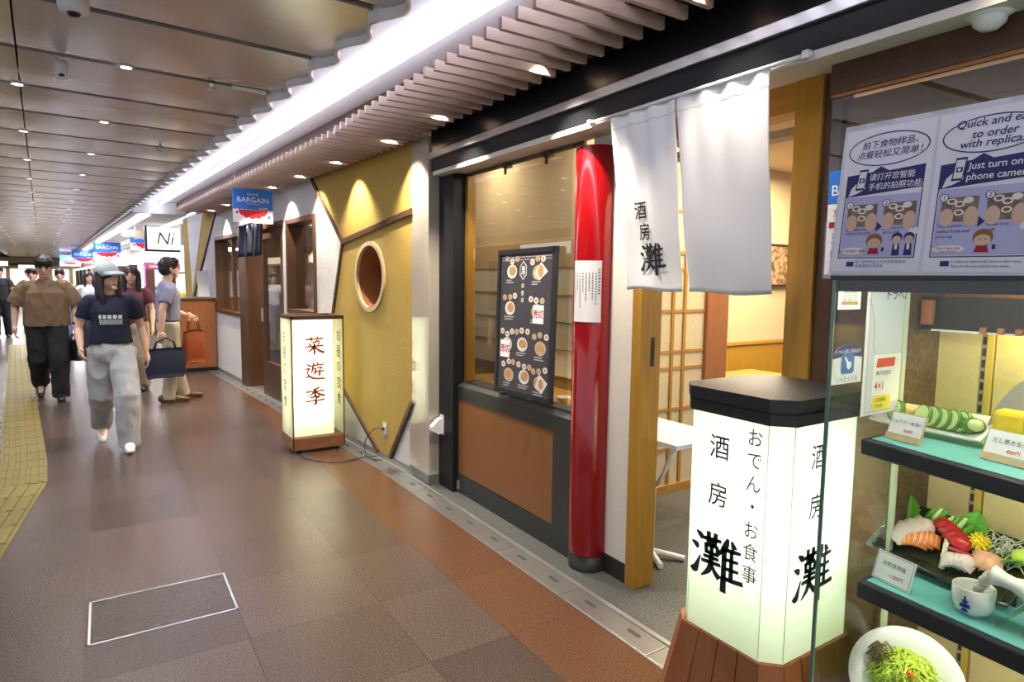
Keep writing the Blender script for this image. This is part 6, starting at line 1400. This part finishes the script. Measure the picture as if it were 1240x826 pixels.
    for s_, sg in zip(sides, (1, -1)):
        sh, el, wr_ = [Vector(J[a+s_]) for a in ('sh', 'el', 'wr')]; end = sh.lerp(el, min(1, sleeve)) if sleeve <= 1 else el.lerp(wr_, sleeve-1)
        w0 = 0.068*fem+(sl_-1)*0.035
        q.tube([sh+Vector((0, -0.09*sg, 0.0)), sh+Vector((0, -0.02*sg, -0.002)), sh.lerp(end, 0.25), sh.lerp(end, 0.6), end], [w0*0.88, w0*1.02, w0*1.05, w0*1.02*(0.6+0.4*sl_), w0*1.0*(0.45+0.55*sl_)], 14)
    build(fuse(q, voxel*1.15, 3, 0.006*sl_, 9, seed), 'shirt', cols['shirt'], root)
    # ---- trousers
    q = B(xf=lambda x, y, z: W((x, y, z))); lw = legs_wide; top = pel+Vector((0, 0, max(0.0, crop)+0.07))
    q.rings([rg(pel+Vector((0, 0, -0.12)), 0.10*lw**0.5, 0.13*lw**0.3), rg(pel+Vector((0, 0, -0.03)), 0.118*lw**0.4, 0.168), rg(pel.lerp(top, 0.6), 0.110, 0.158), rg(top, 0.102, 0.145)], 20)
    for s_ in sides:
        hp, kn, an = [Vector(J[a+s_]) for a in ('hp', 'kn', 'an')]; hemp = an+(an-kn).normalized()*0.045
        q.tube([hp+Vector((0, 0, 0.05)), hp, hp.lerp(kn, 0.5), kn, kn.lerp(an, 0.5), hemp], [0.095, 0.100*lw**0.3, 0.090*lw**0.7, 0.074*lw, 0.068*lw, 0.064*lw], 16)
    build(fuse(q, voxel*1.2, 3, 0.008*lw, 7, seed+3), 'trousers', cols['trousers'], root)
    # ---- shoes
    for s_ in sides:
        an = Vector(J['an'+s_]); t = Vector(J.get('toe'+s_, (1, 0, 0))).normalized(); up = Vector(J.get('up'+s_, (0, 0, 1))).normalized(); sd_ = up.cross(t)
        q = B(xf=lambda x, y, z: W((x, y, z))); h0 = an-up*0.052
        for (a0, w_, hgt) in ((-0.07, 0.038, 0.052), (-0.03, 0.042, 0.062), (0.03, 0.043, 0.052), (0.09, 0.046, 0.040), (0.14, 0.044, 0.034), (0.18, 0.036, 0.028)):
            RR = Matrix((t, sd_, up)).transposed(); q.ball(h0+t*a0+up*(hgt-0.028), (0.05, w_, hgt), 14, 8, RR)
        build(fuse(q, 0.008, 2), 'shoe', cols['shoes'], root)
        q = B(xf=lambda x, y, z: W((x, y, z))); sole = []
        for i in range(20):
            a = 2*math.pi*i/20; c = h0+t*(0.045+0.135*math.cos(a))+sd_*(0.043+0.004*math.cos(a))*math.sin(a); sole.append(c)
        q.add([c-up*0.028 for c in sole]+[c-up*0.008 for c in sole], [tuple(range(20))[::-1], tuple(range(20, 40))]+[(i, (i+1) % 20, 20+(i+1) % 20, 20+i) for i in range(20)]); build(q, 'sole', cols.get('sole', cols['shoes']), root)
    return root, W, hp_, R
STAND = dict(pelvis=(0, 0, 0.93), chest=(0.01, 0, 1.27), neck=(0.0, 0, 1.43), head=(0.03, 0, 1.585), shL=(0, 0.175, 1.365), shR=(0, -0.175, 1.365), elL=(-0.02, 0.23, 1.11), elR=(-0.02, -0.23, 1.11), wrL=(0.06, 0.245, 0.87), wrR=(0.06, -0.245, 0.87),
             hpL=(0, 0.085, 0.90), hpR=(0, -0.085, 0.90), knL=(0.02, 0.095, 0.49), knR=(0.02, -0.095, 0.49), anL=(0, 0.10, 0.08), anR=(0, -0.10, 0.08))
def pose(**k): d = dict(STAND); d.update(k); return d
def cl(n, c, r=0.85): return pm(n, c, r, bump=(240, 0.12))
# woman in navy T-shirt, grey cap and pale wide trousers, walking to the viewer
tee = cl('navy_tee', (0.008, 0.012, 0.030)); palep = cl('pale_trousers', (0.36, 0.36, 0.36)); whs = pm('white_shoe', (0.72, 0.72, 0.72), 0.5)
JW = pose(pelvis=(0, 0, 0.925), chest=(0.015, 0, 1.27), head=(0.035, -0.005, 1.58), hpL=(0.02, 0.085, 0.90), knL=(0.22, 0.095, 0.50), anL=(0.20, 0.10, 0.085), toeL=(0.97, 0.0, 0.0),
          hpR=(-0.02, -0.085, 0.90), knR=(-0.06, -0.10, 0.49), anR=(-0.40, -0.11, 0.17), toeR=(0.80, 0, -0.58), upR=(0.58, 0, 0.80), elR=(-0.01, -0.25, 1.12), wrR=(0.16, -0.235, 0.95), elL=(-0.10, 0.245, 1.12), wrL=(-0.07, 0.28, 0.86))
wo, W, hp_, R = person('person', 'woman in navy T-shirt, grey cap and pale wide trousers walking towards the viewer', (6.52, -0.03, 0), math.pi, 1.60, JW, dict(shirt=tee, trousers=palep, shoes=whs), True, head_yaw=0.62, hair='long', legs_wide=1.42, sleeve=0.62, shirt_loose=1.06, crop=0.07, seed=2)
capm = cl('grey_cap', (0.36, 0.40, 0.42)); q = B(xf=lambda x, y, z: W((x, y, z))); q.ball(hp_(-0.012, 0, 0.058), (0.112, 0.099, 0.088), 24, 14)
q2 = fuse(q, 0.008, 1, 0.002, 14); build(q2, 'cap', capm, wo); q = B(xf=lambda x, y, z: W((x, y, z)))
q.grid(lambda i, j: hp_(0.075+0.10*math.sqrt(max(0, 1-(2*i-1)**2))*j*1.0+0.012*math.sqrt(max(0, 1-(2*i-1)**2)), 0.088*(2*i-1), 0.058-0.028*j*j-0.012*(2*i-1)**2), 20, 6); o = build(q, 'cap_brim', capm, wo); o.modifiers.new('t', 'SOLIDIFY').thickness = 0.006
# print on the T-shirt (follows the chest)
q = B(); fx = W((0.155, 0.0, 1.20)); fr = Frame(W((0.150, 0.09, 1.165)), R @ Vector((0, -1, 0)), (0, 0, 1))
def chest(a, c):     # bend the print round the chest
    y = a-0.09; return (a, c)
ov_ = B(); 
for n_, (txt_, sz) in enumerate((('NEWS', 0.062),)): pass
rnd = random.Random(12)
for r_, (z0_, h_) in enumerate(((0.055, 0.034), (0.036, 0.010), (0.020, 0.010), (0.004, 0.010))):
    x = 0.0
    while x < 0.17:
        w_ = (0.030 if r_ == 0 else 0.009)*(0.8+0.4*rnd.random()); x1_ = min(x+w_, 0.18)
        def pp(a, c): y = 0.09-a; return W((0.139-1.9*y*y+0.012, y, 1.155+c))
        ov_.add([pp(x, z0_), pp(x1_, z0_), pp(x1_, z0_+h_), pp(x, z0_+h_)], [(0, 1, 2, 3)]); x = x1_+(0.010 if r_ == 0 else 0.004)
build(ov_, 'chest_print', pm('pale_print', (0.6, 0.6, 0.6), 0.7), wo)
# man in tan shirt
tan_s = cl('tan_shirt', (0.20, 0.122, 0.07)); blk_t = cl('black_trousers', (0.012, 0.012, 0.014)); blk_sh = pm('black_shoe', (0.012, 0.012, 0.012), 0.3)
JM = pose(pelvis=(0, 0, 0.92), chest=(0.03, 0, 1.26), neck=(0.045, 0, 1.425), head=(0.10, 0, 1.565), shL=(0.02, 0.19, 1.335), shR=(0.02, -0.19, 1.335), elL=(0.0, 0.27, 1.11), wrL=(0.07, 0.27, 0.88), elR=(-0.02, -0.29, 1.12), wrR=(0.05, -0.30, 0.88),
          hpL=(0.02, 0.09, 0.90), knL=(0.12, 0.10, 0.49), anL=(0.10, 0.10, 0.085), hpR=(-0.01, -0.09, 0.90), knR=(0.02, -0.10, 0.49), anR=(-0.30, -0.11, 0.19), toeR=(0.75, 0, -0.66), upR=(0.66, 0, 0.75))
mn, Wm, hm, Rm = person('person', 'man in oversized tan short sleeved shirt and black trousers looking down while walking', (9.42, 0.60, 0), math.pi+0.02, 1.75, JM, dict(shirt=tan_s, trousers=blk_t, shoes=blk_sh, sole=blk_sh), head_pitch=0.42, legs_wide=1.4, sleeve=0.95, shirt_loose=1.36, seed=5, crop=-0.03)
q = B(); w0 = Wm(Vector(JM['wrL'])+Vector((0, 0, 0.02))); q.lathe([(0.031, -0.012), (0.034, -0.012), (0.034, 0.012), (0.031, 0.012)], w0, 18); build(q, 'wristwatch', blk_sh, mn)
def bag(name, label, top, wd, hg, dp, mat, hlen, yaw, soft=0.0, cat='bag'):
    """soft bag hanging by two handles from the point top"""
    t = thing(name, label, cat, (top[0], top[1], top[2]-hlen-hg)); R = Rz(yaw); c = Vector(top)
    def X(a, b_, z): return c+R @ Vector((a, b_, z))
    q = B(); n = 8; rr = []
    secs = [(0.0, 0.92, 0.35), (0.12, 0.97, 0.6), (0.5, 1.0, 0.9), (0.85, 1.0, 1.0), (1.0, 0.93, 0.9)]; P = []; m = 24
    for (t_, kw, kd) in secs:
        for i in range(m):
            a = 2*math.pi*i/m; ca, sa = math.cos(a), math.sin(a); ex = 0.45; x = math.copysign(abs(ca)**ex, ca)*wd/2*kw; y = math.copysign(abs(sa)**ex, sa)*dp/2*kd
            P.append(X(x+soft*0.01*math.sin(5*a+t_*6), y, -hlen-hg*t_+soft*0.012*math.sin(a*3)))
    q.add(P, [(i*m+k, i*m+(k+1) % m, (i+1)*m+(k+1) % m, (i+1)*m+k) for i in range(len(secs)-1) for k in range(m)]+[tuple(range(m)), tuple(range((len(secs)-1)*m, len(secs)*m))[::-1]], True)
    build(q, 'bag_body', mat, t)
    for sg in (1, -1):
        q = B(); q.tube([X(-wd*0.28, dp*0.2*sg, -hlen-hg*0.05), X(-wd*0.22, dp*0.18*sg, -hlen*0.4), X(0, 0.008*sg, 0.004), X(wd*0.22, dp*0.18*sg, -hlen*0.4), X(wd*0.28, dp*0.2*sg, -hlen-hg*0.05)], 0.007, 8); build(q, 'handle', mat, t)
    return t
hw = Wm(Vector(JM['wrL'])+Vector((0.035, 0.0, -0.09)))
bag('handbag', 'black boxy handbag carried by the man in tan shirt', hw, 0.24, 0.25, 0.12, pm('black_leather', (0.01, 0.01, 0.01), 0.3), 0.09, 0.6)
# man in lavender shirt, standing in profile with two bags
lav = cl('lavender_shirt', (0.21, 0.21, 0.30)); khaki = cl('khaki_trousers', (0.40, 0.34, 0.24)); sandal = pm('brown_sandal', (0.11, 0.05, 0.02), 0.5)
JL = pose(hpL=(0.0, 0.085, 0.90), knL=(0.06, 0.10, 0.49), anL=(0.16, 0.11, 0.085), knR=(0.01, -0.095, 0.49), anR=(-0.04, -0.10, 0.085), elR=(-0.10, -0.235, 1.11), wrR=(-0.12, -0.25, 0.87), elL=(0.04, 0.24, 1.11), wrL=(0.24, 0.23, 1.02))
ml, Wl, hl, Rl = person('person', 'man in lavender short sleeved shirt and khaki trousers standing in profile with bags', (8.58, -0.62, 0), -math.pi/2+0.12, 1.72, JL, dict(shirt=lav, trousers=khaki, shoes=sandal, sole=sandal), legs_wide=1.12, sleeve=0.72, shirt_loose=1.04, seed=8, head_yaw=0.1, crop=0.06)
q = B(xf=lambda x, y, z: Wl((x, y, z))); q.rings([(0, 0, 0.965, 0.120, 0.170), (0, 0, 1.0, 0.120, 0.169)], 28); build(q, 'belt', blk_sh, ml)
bag('tote_bag', 'large flat navy tote bag held by the man in lavender shirt', Wl(Vector(JL['wrR'])+Vector((0.03, 0, -0.085))), 0.42, 0.34, 0.10, cl('navy_bag', (0.008, 0.012, 0.032)), 0.12, -math.pi/2+0.2, 0.5)
bag('shopping_bag', 'orange soft shopping bag held at the far side of the man in lavender', Wl(Vector(JL['wrL'])+Vector((0.085, 0, -0.035))), 0.27, 0.42, 0.12, cl('orange_bag', (0.24, 0.05, 0.01)), 0.16, -math.pi/2+0.4, 1.0)
# people farther away
def far(label, x, y, H, head, shirt, trou, kind=0, female=False, hairk='short', seed=1):
    sw = 0.16*(-1)**seed
    Jf = pose(knL=(0.12+sw*0.4, 0.095, 0.49), anL=(0.10+sw, 0.10, 0.085), knR=(0.06-sw*0.3, -0.095, 0.49), anR=(-0.05-sw, -0.10, 0.10), elL=(-0.04-sw*.4, 0.235, 1.11), wrL=(0.06-sw*0.7, 0.25, 0.88), elR=(-0.04+sw*.4, -0.235, 1.11), wrR=(0.06+sw*.7, -0.25, 0.88))
    return person('person', label, (x, y, 0), head, H, Jf, dict(shirt=shirt, trousers=trou, shoes=blk_sh), female, voxel=0.014, face=True, hair=hairk, seed=seed, sleeve=0.6, legs_wide=1.1)
wsh = cl('white_shirt', (0.66, 0.68, 0.68)); jean = cl('blue_jeans', (0.10, 0.16, 0.26)); maroon = cl('maroon_top', (0.10, 0.03, 0.045)); greyk = cl('dark_grey_top', (0.03, 0.032, 0.04)); beige = cl('beige_top', (0.42, 0.34, 0.25)); pinkt = cl('pink_top', (0.60, 0.36, 0.34)); teal = cl('pale_blue_skirt', (0.22, 0.38, 0.44))
r8 = far('person in a dark maroon top behind the woman with the cap', 9.6, -0.30, 1.62, math.pi-0.2, maroon, beige, female=True, hairk='long', seed=3)[0]
far('person in a white shirt and jeans in the middle distance', 15.0, 0.72, 1.62, math.pi, wsh, jean, female=True, seed=4)
far('person in a white top left of the second banner far behind', 15.6, 0.28, 1.58, math.pi+0.3, wsh, greyk, female=True, hairk='long', seed=5)
far('person in a pink top just behind the man in tan shirt', 14.5, 1.10, 1.62, math.pi-0.1, pinkt, greyk, seed=6)
far('person in dark clothes with pale blue skirt at the left edge', 14.0, 2.22, 1.64, 0.2, greyk, teal, female=True, seed=7)
far('person in a beige top near the left edge of the crowd', 15.8, 2.15, 1.66, math.pi, beige, blk_t, seed=8)
far('person in dark grey walking behind the man in tan', 19.5, 2.12, 1.70, math.pi, greyk, blk_t, seed=9)
far('person in dark clothing farthest away at the far left', 23.0, 3.1, 1.72, math.pi, blk_t, blk_t, seed=10)
far('person in a white shirt farthest down the walkway', 26.0, 2.1, 1.68, math.pi+0.1, wsh, jean, seed=11)
far('woman in a white apron standing inside the cafe behind the left window', *F(5.75, -2.3, 0)[:2], 1.60, math.pi/2+0.1, wsh, greyk, female=True, seed=12)
